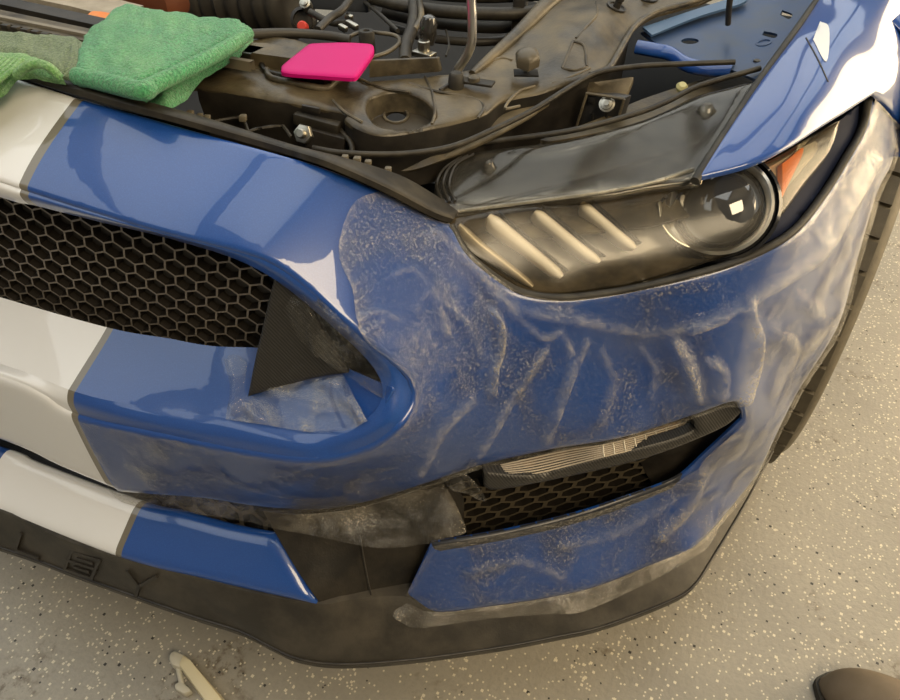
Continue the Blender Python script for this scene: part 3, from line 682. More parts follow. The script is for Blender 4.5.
# tread blocks (shared mesh data): shoulder blocks and ribs
def tblock(x0, x1, ang, r0, r1, skew=0):
    v = []
    for r in (r0, r1):
        for xx, a in ((x0, -ang), (x1, -ang+skew), (x1, ang+skew), (x0, ang)):
            v.append((xx*TW, math.cos(a)*r, math.sin(a)*r))
    return v, [[4, 5, 6, 7][::-1], [0, 1, 5, 4], [1, 2, 6, 5], [2, 3, 7, 6], [3, 0, 4, 7]]
blk = []
for (x0, x1, r0, r1, sk) in ((.60, .87, .33, .3465, .01), (.30, .56, .34, .349, .03), (-.12, .12, .34, .350, 0), (-.56, -.30, .34, .349, -.03), (-.87, -.60, .33, .3465, -.01)):
    v, f = tblock(x0, x1, math.pi/48*.86, r0, r1, sk)
    me = bpy.data.meshes.new('tread_block'); me.from_pydata([tuple(q) for q in v], [], f); me.materials.append(TYRE); blk.append(me)
for i in range(48):
    for me in blk:
        o = bpy.data.objects.new('tread_block', me); COL.objects.link(o); o.parent = wheel
        o.location = Vector(WC); o.rotation_euler = (2*math.pi*i/48, 0, 0)
lathe('rim', WC+np.array([TW*.8, 0, 0]), (1, 0, 0), [(.238, -.2), (.236, 0), (.225, .01), (.215, -.03), (.06, -.04), (.05, -.02), (.01, -.02)], BLACKG, wheel, n=48)
# wheel-arch liner and inner body so the openings stay dark
v = []; f = []
for i in range(25):
    t = math.pi*(i/24); 
    for xx in (.52, .93): v.append((xx, WC[1]-math.cos(t)*.385, WC[2]+math.sin(t)*.385))
for i in range(24): f.append([2*i, 2*i+1, 2*i+3, 2*i+2])
al = mesh('arch_liner', v, f, VOID, car); al.modifiers.new('t', 'SOLIDIFY').thickness = .004
prism('inner_bulkhead', [(-.25, .30, .24), (.70, .42, .24), (.70, .42, .66), (-.25, .30, .70)], (0, .02, 0), VOID, car, bev=0)
prism('bay_floor', [(-.3, .25, .5), (.58, .30, .5), (.86, .55, .5), (.86, 1.6, .5), (-.3, 1.6, .5)], (0, 0, .01), VOID, car, bev=0)

# ------------------------------------------------------------------ engine bay (all bolted to the car)
def L3(pts): return [at(x, y, 'z', z) for x, y, z in pts]
S_TR = Surf([(-150, 25, 'z', .818), (63, 88, 'z', .826), (200, 125, 'z', .812), (333, 160, 'z', .787), (397, 185, 'z', .76), (455, 220, 'z', .724), (-150, 12, 'z', .82), (290, 147, 'z', .79), (300, 157, 'z', .795)], 1e-4)
panel('nose_trim', outline([(-300, -37), (-150, 10), (63, 80), (200, 118), (290, 146), (345, 160), (397, 176), (430, 194), (458, 213)], [(458, 213), (453, 220)], [(453, 220), (433, 213), (387, 189), (333, 165), (290, 151), (200, 125), (80, 92), (-150, 22), (-300, -25)]), S_TR, TRIM, car, step=4, off=.004, thick=.005, rnd=(.003, 4))

S_CV = Surf([(x, y, 'z', z) for x, y, z in [(-150, 35, .80), (60, 75, .80), (196, 86, .80), (333, 108, .79), (357, 126, .782), (387, 132, .778), (433, 125, .778), (483, 113, .778), (530, 93, .778), (608, 69, .782), (632, 30, .792), (660, 12, .80), (760, -25, .81), (560, -25, .80), (548, 5, .80), (600, 20, .808), (480, 66, .785), (440, 74, .788), (369, 78, .79), (310, 42, .80), (255, 31, .80), (100, 15, .80), (-150, -25, .80), (527, 62, .784), (560, 40, .80)]], 1e-4)
COVF = [(196, 84), (333, 108), (346, 117), (360, 127), (387, 133), (433, 126), (483, 113), (505, 99), (545, 90), (590, 76), (608, 69), (618, 54), (632, 30), (648, 17), (664, 10), (700, 0), (760, -25)]
WELL = cat([(368, 104), (374, 95), (393, 90), (415, 93), (430, 103), (434, 115), (420, 125), (398, 128), (378, 122), (369, 113)], 4, True)
cov = empty('radiator_cover', (0, 0, 0), None, None); cov.parent = car; cov['label'] = 'dusty black plastic radiator cover with round well'
panel('cover_top', outline([(-150, 35), (60, 73), (130, 85), (196, 84)], COVF, [(760, -25), (560, -25)], [(560, -25), (548, 5), (515, 36), (480, 66)], [(480, 66), (440, 73), (369, 78), (340, 60), (310, 42), (255, 31), (100, 15), (-150, -25)], [(-150, -25), (-150, 35)]), S_CV, DUST, cov, step=5, thick=.003, holes=[WELL], rnd=(.004, 5),
      disp=lambda x, y, e: np.array([.0022*noise.noise(Vector((a/30, b/18, 0)))+.001*noise.noise(Vector((a/12, b/8, 3.))) for a, b in zip(x, y)]))
w3 = S_CV.pt(WELL[:, 0], WELL[:, 1], -.004); dn = np.array([0, .002, -.02])
loft('well_wall', [w3, w3+dn*.5, w3+dn], DUST2, cov, closed=True)
S_WD = PZ(.762)
def ell(cx, cy, rx, ry, n=20): return np.array([(cx+rx*math.cos(2*math.pi*k/n), cy+ry*math.sin(2*math.pi*k/n)) for k in range(n)])
panel('well_disc', ell(402, 113, 36, 20, 32), S_WD, simple('well_disc_plastic', (.06, .05, .036), .4), cov, step=4, thick=.004, holes=[ell(396, 116, 10.5, 6.5), ell(381, 110, 6., 4.2, 12), ell(416, 110, 6.2, 4.2, 12), ell(399, 105, 3.5, 1.6, 10)])
for x, y, r in ((381, 110, .0055), (416, 110, .0055), (399, 103, .003)):
    lathe('well_hole_shade', at(x, y, 'z', .7622), (0, 0, 1), [(r, -.002), (r, .0006), (r*.85, .0008), (r*.8, -.001), (.0002, -.001)], VOID, cov, n=16)  # black discs stand in for the shade inside the small holes
ring = ell(396, 116, 12, 7.6, 24); tube('well_ring', S_WD.pt(np.r_[ring[:, 0], ring[:1, 0]], np.r_[ring[:, 1], ring[:1, 1]], .001), .0016, DUST2, cov, n=6, sm=1)
cf = cat(COVF[:13], 5); c3 = S_CV.pt(cf[:, 0], cf[:, 1], -.004); dv = np.array([-.003, .006, -.06])
loft('front_wall', [c3, c3+np.array([0, -.001, -.012]), c3+dv*.5, c3+dv], BLACK, cov)
c4 = c3[:70]
for k in range(0): pass
# side flange, cable and ribs of the cover
fl_ = cat(COVF[9:], 5); tube('cover_rim', S_CV.pt(fl_[:, 0], fl_[:, 1], .001), .0036, DUST2, cov, n=10, sm=1)
rr_ = cat([(472, 74), (500, 50), (525, 28), (548, 5), (575, -18)], 6); tube('rear_ridge', S_CV.pt(rr_[:, 0], rr_[:, 1], .0), [.004, .008, .011, .013], DUST, cov, n=12, sm=1)
for pts in ([(596, 2), (597, 14), (586, 27), (576, 38)], [(573, 41), (567, 56), (562, 68)], [(573, 41), (584, 46), (587, 66)], [(562, 68), (575, 70), (588, 67)], [(552, 83), (570, 77), (590, 68)],
            [(520, 106), (505, 108), (518, 92), (535, 86)], [(410, 83), (440, 92), (470, 97), (484, 106), (478, 118)], [(425, 77), (432, 92), (435, 112), (432, 124)], [(480, 66), (500, 58), (512, 60)], [(358, 78), (382, 88), (410, 92)], [(333, 100), (345, 112), (362, 122)], [(228, 58), (250, 62), (272, 67)], [(224, 62), (248, 67), (268, 71)]):
    q = cat(pts, 5); tube('cover_rib', S_CV.pt(q[:, 0], q[:, 1], .0), .0015, DUST2, cov, n=6, sm=1)
q = cat([(267, 72), (272, 80), (300, 86), (325, 90), (337, 82), (348, 78)], 6); tube('recess_rim', S_CV.pt(q[:, 0], q[:, 1], .002), .0035, DUST2, cov, n=8, sm=1)
q = cat([(262, 66), (268, 74), (298, 80), (328, 84), (345, 78)], 6); tube('recess_rim', S_CV.pt(q[:, 0], q[:, 1], .002), .003, BLACK, cov, n=8, sm=1)
# stepped rear shelf of the cover and long cross bars on the left
def bar(name, top, dz, m, parent, wy, z):
    """a long flat bar: pixel line of its front edge on height z, width wy to the rear"""
    a = [at(x, y, 'z', z) for x, y in top]; 
    rows = [[p+np.array([0, 0, -dz]) for p in a], a, [p+np.array([-.0*wy, wy, 0]) for p in a], [p+np.array([0, wy, -dz]) for p in a]]
    return loft(name, rows, m, parent, smooth=False)
bar('cover_shelf', [(-150, -12), (0, 22), (100, 44), (246, 52), (290, 58), (330, 70)], .02, DUST, cov, .030, .812)
bar('cross_bar', [(-150, -18), (0, 17), (85, 34), (250, 62)], .010, simple('pale_grey_bar', (.22, .19, .14), .5), cov, .006, .815)
bar('cross_bar', [(-150, -40), (0, 4), (100, 26), (250, 54)], .03, BLACK, cov, .022, .812)
box('bright_patch_box', at(-12, -14, 'z', .79), (.07, .03, .03), simple('bright_patch_pale', (.75, .74, .70), .4), car, ax=((1, .25, 0), (-.25, 1, 0), (0, 0, 1)), bev=.004)  # pale box stands in for the brightly lit surface behind the bay
bar('core_support', [(-150, -52), (0, -8), (70, 6), (112, 17)], .04, simple('tan_dust_metal', (.30, .25, .18), .5, col2=(.42, .36, .27), nscale=30), car, .05, .80)
panel('warning_label', outline([(87, 15), (94, 11), (112, 14), (106, 20)]), PZ(.8015), ORANGE, car, step=4, thick=.0008)
for k in range(7):
    p = at(6+10*k, 27+2.1*k, 'z', .815); box('retaining_clip', p, (.010, .006, .006), TRIM, cov, bev=.001, ax=((1, .1, 0), (-.1, 1, 0), (0, 0, 1)))

cab = cat([(313, 148, .765), (345, 153, .765), (400, 154, .762), (450, 147, .765), (490, 131, .770), (533, 110, .775), (575, 84, .782), (600, 72, .786), (640, 66, .786), (680, 64, .786), (735, 62, .79)], 6); tube('release_cable', L3(cab), .0030, TRIM, car, n=8, sm=1)
c2 = cat([(352, 150, .745), (385, 168, .735), (410, 168, .735), (450, 155, .742), (490, 137, .752), (530, 115, .76), (545, 102, .765)], 6); tube('lower_seal', L3(c2), .0034, DUST2, car, n=8, sm=1)
S_LS = Surf([(345, 140, 'z', .752), (387, 150, 'z', .748), (433, 148, 'z', .75), (500, 120, 'z', .76), (540, 100, 'z', .765), (400, 170, 'z', .735), (455, 155, 'z', .742), (545, 108, 'z', .765), (360, 158, 'z', .742)], 1e-4)
panel('lower_flange', outline([(340, 138), (390, 148), (440, 145), (500, 115), (560, 84)], [(560, 84), (548, 104)], [(548, 104), (490, 139), (450, 157), (405, 171), (375, 163), (340, 138)]), S_LS, DUST, car, step=7, thick=.003)
# hood latch bracket with nut, clips along the trim
o = at(318, 122, 'z', .775)
box('latch_bracket', o, (.046, .016, .012), TRIM, car, ax=((1, .28, -.18), (-.28, 1, 0), (.18, 0, 1)))
box('latch_bracket_foot', o+np.array([.010, -.004, -.02]), (.040, .010, .03), BLACK, car, ax=((1, .28, -.18), (-.28, 1, 0), (.18, 0, 1)))
box('latch_tab', at(311, 109, 'z', .792), (.018, .004, .006), BLACK, car, ax=((1, .28, -.1), (-.28, 1, 0), (.1, 0, 1)), bev=.001)
nax = (CP-o); nax[0] -= .3
lathe('hex_nut', at(303, 134, 'z', .778), nax, [(.0095, -.004), (.0095, .0), (.0088, .002), (.0062, .0025)], ZINC, car, n=6)
lathe('stud', at(303, 134, 'z', .778), nax, [(.0045, 0), (.0045, .007), (.0035, .008)], ZINC, car, n=12)
box('latch_stop', at(338, 127, 'z', .768), (.012, .010, .012), RUBBER, car, bev=.003)
tube('latch_wire', L3([(340, 130, .768), (350, 142, .764), (352, 152, .758), (346, 158, .754)]), .0028, TRIM, car, n=8)
for x, y, z, s in ((190, 114, .79, 1), (200, 116, .79, .8), (207, 118, .79, .9), (243, 118, .785, 1), (345, 158, .772, .9), (357, 160, .77, 1), (368, 163, .77, .9), (388, 170, .765, .9)):
    box('trim_clip', at(x, y, 'z', z), (.007*s, .006*s, .006*s), simple('dusty_clip', (.13, .11, .075), .5), car, ax=((1, .4, 0), (-.4, 1, 0), (0, .2, 1)), bev=.0012)
for x0, y0, x1, y1 in ((215, 121, 243, 117), (243, 117, 248, 131), (262, 128, 283, 126), (283, 126, 291, 137), (248, 132, 262, 128)):
    tube('crash_rib', L3([(x0, y0, .775), ((x0+x1)/2, (y0+y1)/2-.5, .775), (x1, y1, .772)]), .0017, TRIM, car, n=6)
# upstand plate, prop rod, hinge plate, hex cap
pl_ = [at(369, 78, 'z', .788), at(369, 61, 'z', .806), at(437, 58, 'z', .806), at(440, 72, 'z', .79)]
prism('upstand_plate', pl_, (0, .006, 0), DUST2, car, bev=.001)
rod = empty('prop_rod', (0, 0, 0), None, None); rod.parent = car; rod['label'] = 'bent polished hood prop rod'
tube('rod', [at(x, y, 'y', .425) for x, y in cat([(455, 78), (459, 68), (466, 57), (470, 48), (472, 38), (472, 15), (471, -10), (470, -120)], 4)], .0048, STEEL, rod, n=14, sm=1)
lathe('grommet', at(456, 84, 'z', .788), (0, 0, 1), [(.0075, -.008), (.0085, 0), (.0075, .010), (.0055, .012)], RUBBER, rod, n=16)
box('hinge_plate', at(477, 82, 'z', .790), (.036, .014, .003), TRIM, car, ax=((1, .15, 0), (-.15, 1, 0), (0, 0, 1)), bev=.001)
lathe('hinge_rivet', at(474, 79, 'z', .793), (0, 0, 1), [(.0065, -.002), (.006, .002), (.003, .004)], DUST2, car, n=14)
tube('hinge_pin', L3([(440, 90, .785), (450, 84, .788), (456, 80, .79)]), .002, BLACK, car, n=6)
box('cap_base', at(526, 73, 'z', .788), (.026, .018, .002), VOID, car, bev=.0005, ax=((1, .5, 0), (-.5, 1, 0), (0, 0, 1)))
lathe('cap_stud', at(526, 72, 'z', .788), (0, 0, 1), [(.0035, 0), (.0035, .012), (.003, .013)], ZINC, car, n=12)
lathe('hex_cap', at(527, 66, 'z', .797), (.1, -.25, 1), [(.009, .0), (.0135, .003), (.0140, .011), (.011, .016), (.006, .018)], simple('hex_cap_plastic', (.10, .085, .06), .4), car, n=6)
# panel clips on the flank
for x, y, r in ((616, 8, .0125), (648, -1, .0125)):
    p = S_CV.one(x, y, .001); lathe('push_clip', p, S_CV.nrm([x], [y])[0], [(r, -.002), (r, .0015), (r*.75, .002), (r*.7, .0005), (r*.38, .0005), (r*.36, .008), (r*.45, .009), (r*.4, .013), (r*.2, .014)], BLACK, car, n=18)
# lamp bracket with washer bolt
yb = at(600, 92, 'z', .775)[1]
fp = [at(588, 92, 'y', yb), at(625, 98, 'y', yb), at(617, 125, 'y', yb+.004), at(577, 127, 'y', yb+.004)]
prism('lamp_bracket', fp, (.004, .012, 0), simple('bracket_plastic', (.035, .034, .034), .4), car)
for a, b in ((0, 1), (1, 2), (3, 0)): tube('bracket_edge', [fp[a]+np.array([0, -.003, 0]), fp[b]+np.array([0, -.003, 0])], .0016, DUST2, car, n=6)
tp = [at(586, 91, 'z', .774), at(588, 82, 'z', .786), at(634, 76, 'z', .786), at(626, 97, 'z', .770)]
prism('bracket_top', tp, (0, .004, -.008), DUST2, car)
lathe('washer', at(607, 104, 'y', yb-.002), (.05, -.8, .55), [(.0085, -.001), (.0085, .0012), (.0065, .0016), (.006, .003), (.0032, .0035), (.0028, .005)], ZINC, car, n=20)
box('bracket_slot', at(592, 100, 'y', yb-.001), (.007, .004, .007), VOID, car, bev=.001)
for x in (593, 607): tube('bracket_gusset', [at(x, 114, 'y', yb-.001), at(x-2, 126, 'y', yb-.001)], .0016, VOID, car, n=6)

# behind the cover: fan shroud, hoses, wiring
def SL(z): return z
for k, (pts, r) in enumerate((([(372, -2, .78), (405, 6, .78), (450, 12, .78), (510, 14, .78), (545, 10, .78)], .0085), ([(385, 12, .755), (420, 20, .755), (460, 25, .755), (500, 27, .755), (530, 22, .755)], .0085), ([(360, -16, .79), (420, -8, .79), (480, -4, .79), (540, -6, .79)], .009), ([(392, 28, .735), (430, 38, .735), (480, 42, .735), (520, 38, .735)], .006))):
    tube('shroud_slat', L3(pts), r, HOSE if k % 2 else TRIM, car, n=10)
box('shroud_end', at(520, 12, 'z', .775), (.016, .05, .05), BLACK, car, ax=((1, .3, 0), (-.3, 1, 0), (0, 0, 1)), bev=.004)
h0 = at(150, -8, 'z', .735); h1 = at(297, -2, 'z', .755); ax_ = h1-h0; Lh = np.linalg.norm(ax_)
pr = []
for k in range(40):
    t = k/39; r = .055 if t < .45 else .057+.0045*math.sin(k*1.9)
    pr.append((r, t*Lh))
pr = [(.03, 0)]+pr+[(.03, Lh)]
lathe('intake_hose', h0, ax_, pr, HOSE, car, n=32, sharp=80)
lathe('hose_collar', at(303, 20, 'z', .765), (.5, -.8, .4), [(.017, -.02), (.017, .0), (.013, .002), (.012, -.004), (.0, -.004)], BLACK, car, n=20)
lathe('red_cap', at(303, 27, 'z', .765), (.3, -.8, .5), [(.007, -.004), (.007, .004), (.005, .006)], RED, car, n=14)
lathe('collar_screw', at(305, 3, 'z', .79), (.2, -.7, .7), [(.0075, -.01), (.0075, .001), (.005, .002), (.005, .004), (.002, .005)], ZINC, car, n=14)
box('battery_cover', at(345, -14, 'z', .78), (.09, .07, .05), simple('grey_box', (.06, .065, .075), .5), car, ax=((1, .3, 0), (-.3, 1, 0), (0, 0, 1)), bev=.006)
box('reservoir', at(150, -6, 'z', .785), (.10, .05, .05), RUST, car, ax=((1, .05, 0), (-.05, 1, 0), (0, 0, 1)), bev=.012)
for pts, r, m_ in (([(405, 62, .785), (406, 45, .785), (412, 28, .785), (414, 12, .785), (411, -8, .785)], .0075, TRIM), ([(414, 30, .787), (421, 18, .79), (420, 4, .79), (416, -10, .79)], .004, DUST2),
                   ([(370, 58, .79), (388, 52, .79), (399, 43, .79), (396, 36, .79), (380, 33, .79), (362, 32, .79), (346, 38, .79)], .0024, DUST2), ([(398, 31, .775), (388, 22, .77), (375, 10, .77), (362, 0, .77)], .003, HOSE),
                   ([(250, 34, .806), (290, 33, .80), (330, 36, .795), (350, 40, .792)], .0055, HOSE), ([(318, 30, .785), (330, 18, .79), (342, 10, .795), (352, -4, .80)], .005, HOSE), ([(310, 12, .785), (330, 22, .78), (352, 24, .78)], .0045, RUBBER), ([(446, 30, .76), (449, 45, .76), (446, 56, .77)], .0014, TRIM)):
    tube('wiring_hose', L3(pts), r, m_, car, n=8)
lathe('black_sensor', at(367, 41, 'z', .785), (0, 0, 1), [(.0095, -.015), (.0095, .010), (.0085, .012), (.004, .012), (.0035, .010)], RUBBER, car, n=16)
for x, y, sx in ((349, 17, .010), (352, 25, .018), (343, 28, .012)):
    box('zinc_fitting', at(x, y, 'z', .785), (sx, .007, .007), ZINC, car, ax=((1, -.2, -.2), (.2, 1, 0), (.2, 0, 1)), bev=.0015)
box('sensor_base', at(424, 54, 'z', .782), (.026, .014, .006), ZINC, car, ax=((1, -.1, 0), (.1, 1, 0), (0, 0, 1)), bev=.001)
lathe('sensor_neck', at(424, 50, 'z', .785), (0, 0, 1), [(.007, 0), (.007, .010), (.006, .011)], ZINC, car, n=14)
lathe('clear_sensor_body', at(427, 38, 'z', .795), (.1, .1, 1), [(.009, -.006), (.0105, .004), (.010, .016), (.007, .023), (.003, .025)], simple('dark_glass', (.03, .028, .025), .08, coat=1.), car, n=16)

# blue inner apron
S_AP = Surf([(x, y, 'z', z) for x, y, z in [(640, 32, .782), (727, 5, .80), (758, 26, .795), (780, -5, .815), (820, -5, .83), (758, 77, .785), (732, 68, .78), (690, 40, .78), (660, 45, .775)]], 1e-4)
panel('inner_apron', outline([(641, 32), (690, 18), (740, 0), (790, -30)], [(790, -30), (860, -60)], [(860, -60), (800, 20), (757, 80)], [(757, 80), (732, 70), (690, 58), (660, 45), (641, 32)]), S_AP, BLUEDULL, car, step=7, thick=.003,
      holes=[outline([(764, 31), (777, 34), (774, 38), (762, 35)]), outline([(782, 10), (792, 14), (789, 19), (780, 15)]), ell(690, 41, 9, 3, 14)])
panel('apron_strip', outline([(641, 33), (690, 17), (740, 2), (742, 9), (700, 22), (650, 41)]), S_AP, simple('pale_blue_metal', (.07, .13, .23), .35), car, step=5, off=.008, thick=.003)
q = cat([(636, 46), (652, 49), (670, 53), (685, 63), (705, 68), (732, 69)], 6)
qp = S_AP.pt(q[:, 0], q[:, 1], .002)
loft('apron_flange', [qp+np.array([0, .012, .002]), qp+np.array([0, .004, .004]), qp+np.array([0, -.003, .0]), qp+np.array([0, -.005, -.007]), qp+np.array([0, -.001, -.011])], BLUEP, car, sub=3)
lathe('apron_stud', S_AP.one(764, 43, .0), S_AP.nrm([764], [43])[0], [(.009, -.002), (.009, .001), (.0065, .0015), (.006, .0), (.003, .0)], BLUEDULL, car, n=16)
lathe('apron_bolt', S_AP.one(757, 61, 0), (0, 0, 1), [(.004, -.001), (.004, .001), (.002, .002)], DUST2, car, n=10)
tube('apron_cable', L3([(731, -10, .84), (729, 8, .82), (728, 24, .80)]), .0035, TRIM, car, n=8)
lathe('yellow_clip', at(681, 89, 'z', .765), (.2, -.4, 1), [(.006, 0), (.0065, .004), (.004, .007)], simple('pale_clip', (.45, .42, .20), .4), car, n=12)
panel('lamp_shelf', outline([(540, 140), (600, 118), (640, 100), (700, 80), (760, 60)], [(760, 60), (750, 85), (700, 95), (640, 122), (560, 140), (540, 140)]), PZ(.75), DUST, car, step=9, thick=.004)

# ------------------------------------------------------------------ clear film on the bumper
def ridges(*R):
    def f(x, y, e):
        d = np.zeros_like(x)
        for pts, h, w in R:
            q = cat(pts, 5); s = dist(q, x, y, closed=False); d += h*np.exp(-(s/w)**2)
        d += np.array([.0011*noise.fractal(Vector((a/30, b/30, .3)), 1., 2., 3)+.0007*abs(noise.noise(Vector((a/11, b/13, 2.)))) for a, b in zip(x, y)])
        return d
    return f
RID = [([(492, 312), (499, 325), (499, 345), (492, 365), (489, 390)], .013, 4), ([(562, 335), (571, 358), (562, 390), (553, 416)], .008, 4), ([(585, 340), (562, 395), (545, 440)], .006, 4), ([(478, 452), (515, 392), (545, 348)], .007, 4),
       ([(676, 338), (688, 360), (694, 375), (699, 394)], .014, 6), ([(742, 310), (749, 340), (737, 395)], .016, 8), ([(712, 360), (721, 372), (719, 394)], .010, 5), ([(330, 332), (352, 324), (375, 312), (395, 320)], .004, 3), ([(345, 346), (388, 318)], .003, 3), ([(430, 290), (446, 335)], .004, 5),
       ([(690, 328), (733, 307), (800, 267), (827, 240), (873, 160)], .009, 5), ([(520, 310), (580, 320), (650, 330), (720, 318)], .005, 6), ([(432, 232), (470, 265), (500, 300), (530, 312), (580, 318)], .005, 6), ([(420, 470), (440, 430), (470, 400)], .006, 5), ([(500, 300), (540, 335), (560, 330)], .006, 4),
       ([(640, 345), (655, 365), (650, 395)], .004, 5), ([(600, 350), (612, 380), (600, 420)], .004, 5), ([(770, 330), (790, 350), (770, 390)], .006, 7), ([(800, 300), (820, 320), (806, 345)], .006, 7), ([(560, 545), (620, 530), (670, 500)], .004, 5), ([(470, 570), (520, 560), (560, 575)], .004, 5), ([(700, 470), (690, 500), (660, 535)], .008, 6), ([(440, 300), (470, 330), (480, 360)], .004, 4), ([(385, 280), (410, 270), (425, 290), (415, 310)], .003, 4)]
def painted_sheen(x, y, e):
    # highlights on the crests painted as pale haze, fainter along the cut edge
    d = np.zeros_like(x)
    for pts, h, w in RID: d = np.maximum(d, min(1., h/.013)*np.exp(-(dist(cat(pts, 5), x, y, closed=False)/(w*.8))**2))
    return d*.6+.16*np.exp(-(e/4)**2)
film = empty('clear_film', (0, 0, 0), 'wet wrinkled clear protective film stretched over the bumper corner around headlight and vent', 'film')
FL_OUT = outline([(352, 290), (338, 250), (352, 205), (378, 192)], [(378, 192), (400, 201), (433, 218), (452, 226)], [(452, 226)]+LAMP_LOW[1:], [(873, 99), (902, 129)], SILH, DUCT_LOW, DUCT_LEFT, DUCT_TOP, [(744, 421), (744, 412)], VENT_TOP, FACE_LOW[:7], [(124, 494), (96, 455), (77, 420)], [(77, 420)]+RIM_OUT[4:], OPEN_TOP[:2]+[(394, 364), (360, 335), (352, 290)])
panel('film_sheet', FL_OUT, S_MAIN, FILM, film, step=4, off=.0022, thick=0, disp=ridges(*RID), crest_sheen=painted_sheen)
S_OV = Surf([c for c in MAIN_CTRL if not (c[1] > 540 and c[0] < 480)]+[(271, 524, 'z', .395), (325, 538, 'z', .40), (371, 547, 'z', .405), (400, 547, 'z', .412), (457, 533, 'z', .435)], 1e-4)
panel('loose_edge', outline([(104, 470), (124, 492), (200, 498), (260, 507), (318, 510), (371, 501), (441, 478)], [(441, 478), (452, 500), (461, 525)], [(461, 525), (457, 533), (425, 542), (400, 547), (371, 547), (325, 538), (271, 524), (200, 511), (124, 499), (104, 470)]), S_OV, FLAP, film, step=5, off=.004, thick=0, disp=ridges(([(395, 500), (415, 520), (430, 540)], .004, 5), ([(440, 495), (452, 515), (458, 530)], .006, 4), ([(300, 515), (360, 525)], .002, 6)))
panel('curled_flap', outline([(441, 478), (455, 470), (468, 474), (480, 486), (489, 497)], [(489, 497), (482, 501), (466, 493), (452, 490), (441, 478)]), Surf([(441, 478, 'z', .475), (489, 497, 'z', .47), (468, 474, 'z', .49), (460, 492, 'z', .47), (480, 500, 'z', .46)], 1e-4), FLAP, film, step=3, thick=0, disp=ridges(([(462, 472), (476, 486), (488, 498)], .006, 3)))
S_OV2 = Surf([(402, 602, 'z', .262), (433, 613, 'z', .258), (491, 607, 'z', .258), (584, 591, 'z', .255), (664, 560, 'z', .252), (756, 480, 'z', .262), (394, 615, 'z', .258), (420, 628, 'z', .250), (513, 616, 'z', .246), (584, 611, 'z', .243), (647, 583, 'z', .243), (697, 553, 'z', .245)], 1e-4)
panel('loose_edge', outline([(402, 601), (433, 612), (491, 606), (584, 590), (660, 561), (695, 545), (722, 518)], [(722, 518), (712, 540), (697, 555), (647, 583)], [(647, 583), (584, 611), (550, 614), (513, 616), (470, 621), (420, 628), (400, 622), (393, 614), (402, 601)]), S_OV2, FLAP, film, step=5, off=.003, thick=0, disp=ridges(([(410, 610), (425, 622)], .003, 5), ([(500, 608), (580, 600), (650, 573)], .002, 5)))
S_NF = Surf([(300, 292, 'z', .705), (350, 327, 'z', .690), (387, 363, 'z', .660), (392, 387, 'z', .632), (288, 310, 'z', .690), (317, 353, 'z', .655), (347, 374, 'z', .635), (383, 397, 'z', .618)], 1e-4)
panel('nostril_flap', outline([(288, 308), (292, 298), (302, 292), (314, 292)], [(314, 292), (350, 326), (388, 363), (391, 386), (384, 397)], [(384, 397), (347, 374), (317, 353), (297, 333), (288, 308)]), S_NF, film_mat('flap_film', .06, (.5, .48, .42)), film, step=4, off=.002, thick=0, disp=ridges(([(306, 295), (312, 325), (318, 352)], .005, 3), ([(330, 315), (350, 345)], .003, 4), ([(295, 305), (305, 330)], .003, 3)))
panel('bubbled_fold', outline([(226, 360), (240, 356), (249, 364)], [(249, 364), (250, 396), (285, 386), (322, 377), (345, 374)], [(345, 374), (358, 398), (371, 421)], [(371, 421), (350, 431), (313, 433), (270, 426), (228, 420)], [(228, 420), (232, 390), (226, 360)]), S_SHELF, film_mat('bubbled_film', .16, (.6, .6, .58), 1.6, .2), film, step=4, off=.004, thick=0, disp=ridges(([(236, 360), (240, 385), (238, 410)], .010, 5), ([(245, 400), (255, 412), (262, 420)], .006, 4), ([(275, 395), (300, 405), (330, 412)], .005, 4), ([(330, 385), (350, 400), (366, 420)], .004, 4), ([(255, 392), (300, 383), (340, 380)], .005, 4)))

# ------------------------------------------------------------------ cloths and card lying on the bay
def fuzz(a, T, w):
    def f(x, y, e):
        t = np.clip(e/w, 0, 1); d = T*np.sqrt(np.clip(1-(1-t)**2, 0, 1))
        return d+np.array([a*noise.fractal(Vector((p/16, q/10, 1.)), 1., 2., 2)+a*.25*noise.noise(Vector((p/2.2, q/2.2, 5.))) for p, q in zip(x, y)])
    return f
tw = empty('towel', (0, 0, 0), 'bright green microfibre towel folded square on the radiator cover', 'towel')
S_T1 = PZ(.814)
panel('lower_layer', outline([(90, 40), (130, 12), (215, 25), (249, 29)], [(249, 29), (253, 36), (246, 46), (233, 57), (212, 70), (200, 78), (186, 94), (167, 107)], [(167, 107), (150, 103), (143, 98), (100, 70), (90, 40)]), S_T1, TOWELG, tw, step=3.5, thick=.004, disp=fuzz(.0018, .010, 7))
S_T2 = Surf([(x, y, 'z', z) for x, y, z in [(73, 78, .835), (82, 43, .84), (128, 8, .84), (213, 22, .838), (250, 30, .838), (200, 62, .836), (148, 88, .836), (143, 98, .832), (150, 50, .842)]], 1e-4)
panel('upper_layer', outline([(76, 80), (80, 55), (84, 40)], [(84, 40), (105, 22), (122, 9), (132, 8), (170, 15), (212, 21), (240, 25), (251, 29)], [(251, 29), (248, 37), (225, 50), (190, 68), (165, 80), (148, 87), (143, 96)], [(143, 96), (120, 90), (76, 80)]), S_T2, TOWELG, tw, step=3.2, thick=.006, disp=fuzz(.0026, .008, 6))
q = cat([(76, 76, .838), (95, 80, .838), (120, 86, .838), (143, 91, .838), (152, 86, .838), (175, 75, .84), (205, 60, .842), (230, 46, .842), (248, 33, .842)], 6)
tube('fold_roll', L3(q), list(np.interp(np.linspace(0, 1, 12), [0, .3, .55, 1], [.0075, .0085, .0075, .0065])), TOWELG, tw, n=12, sm=1)
t2 = empty('towel.001', (0, 0, 0), 'olive green towel lying folded at the left, between the bright and lime cloths', 'towel')
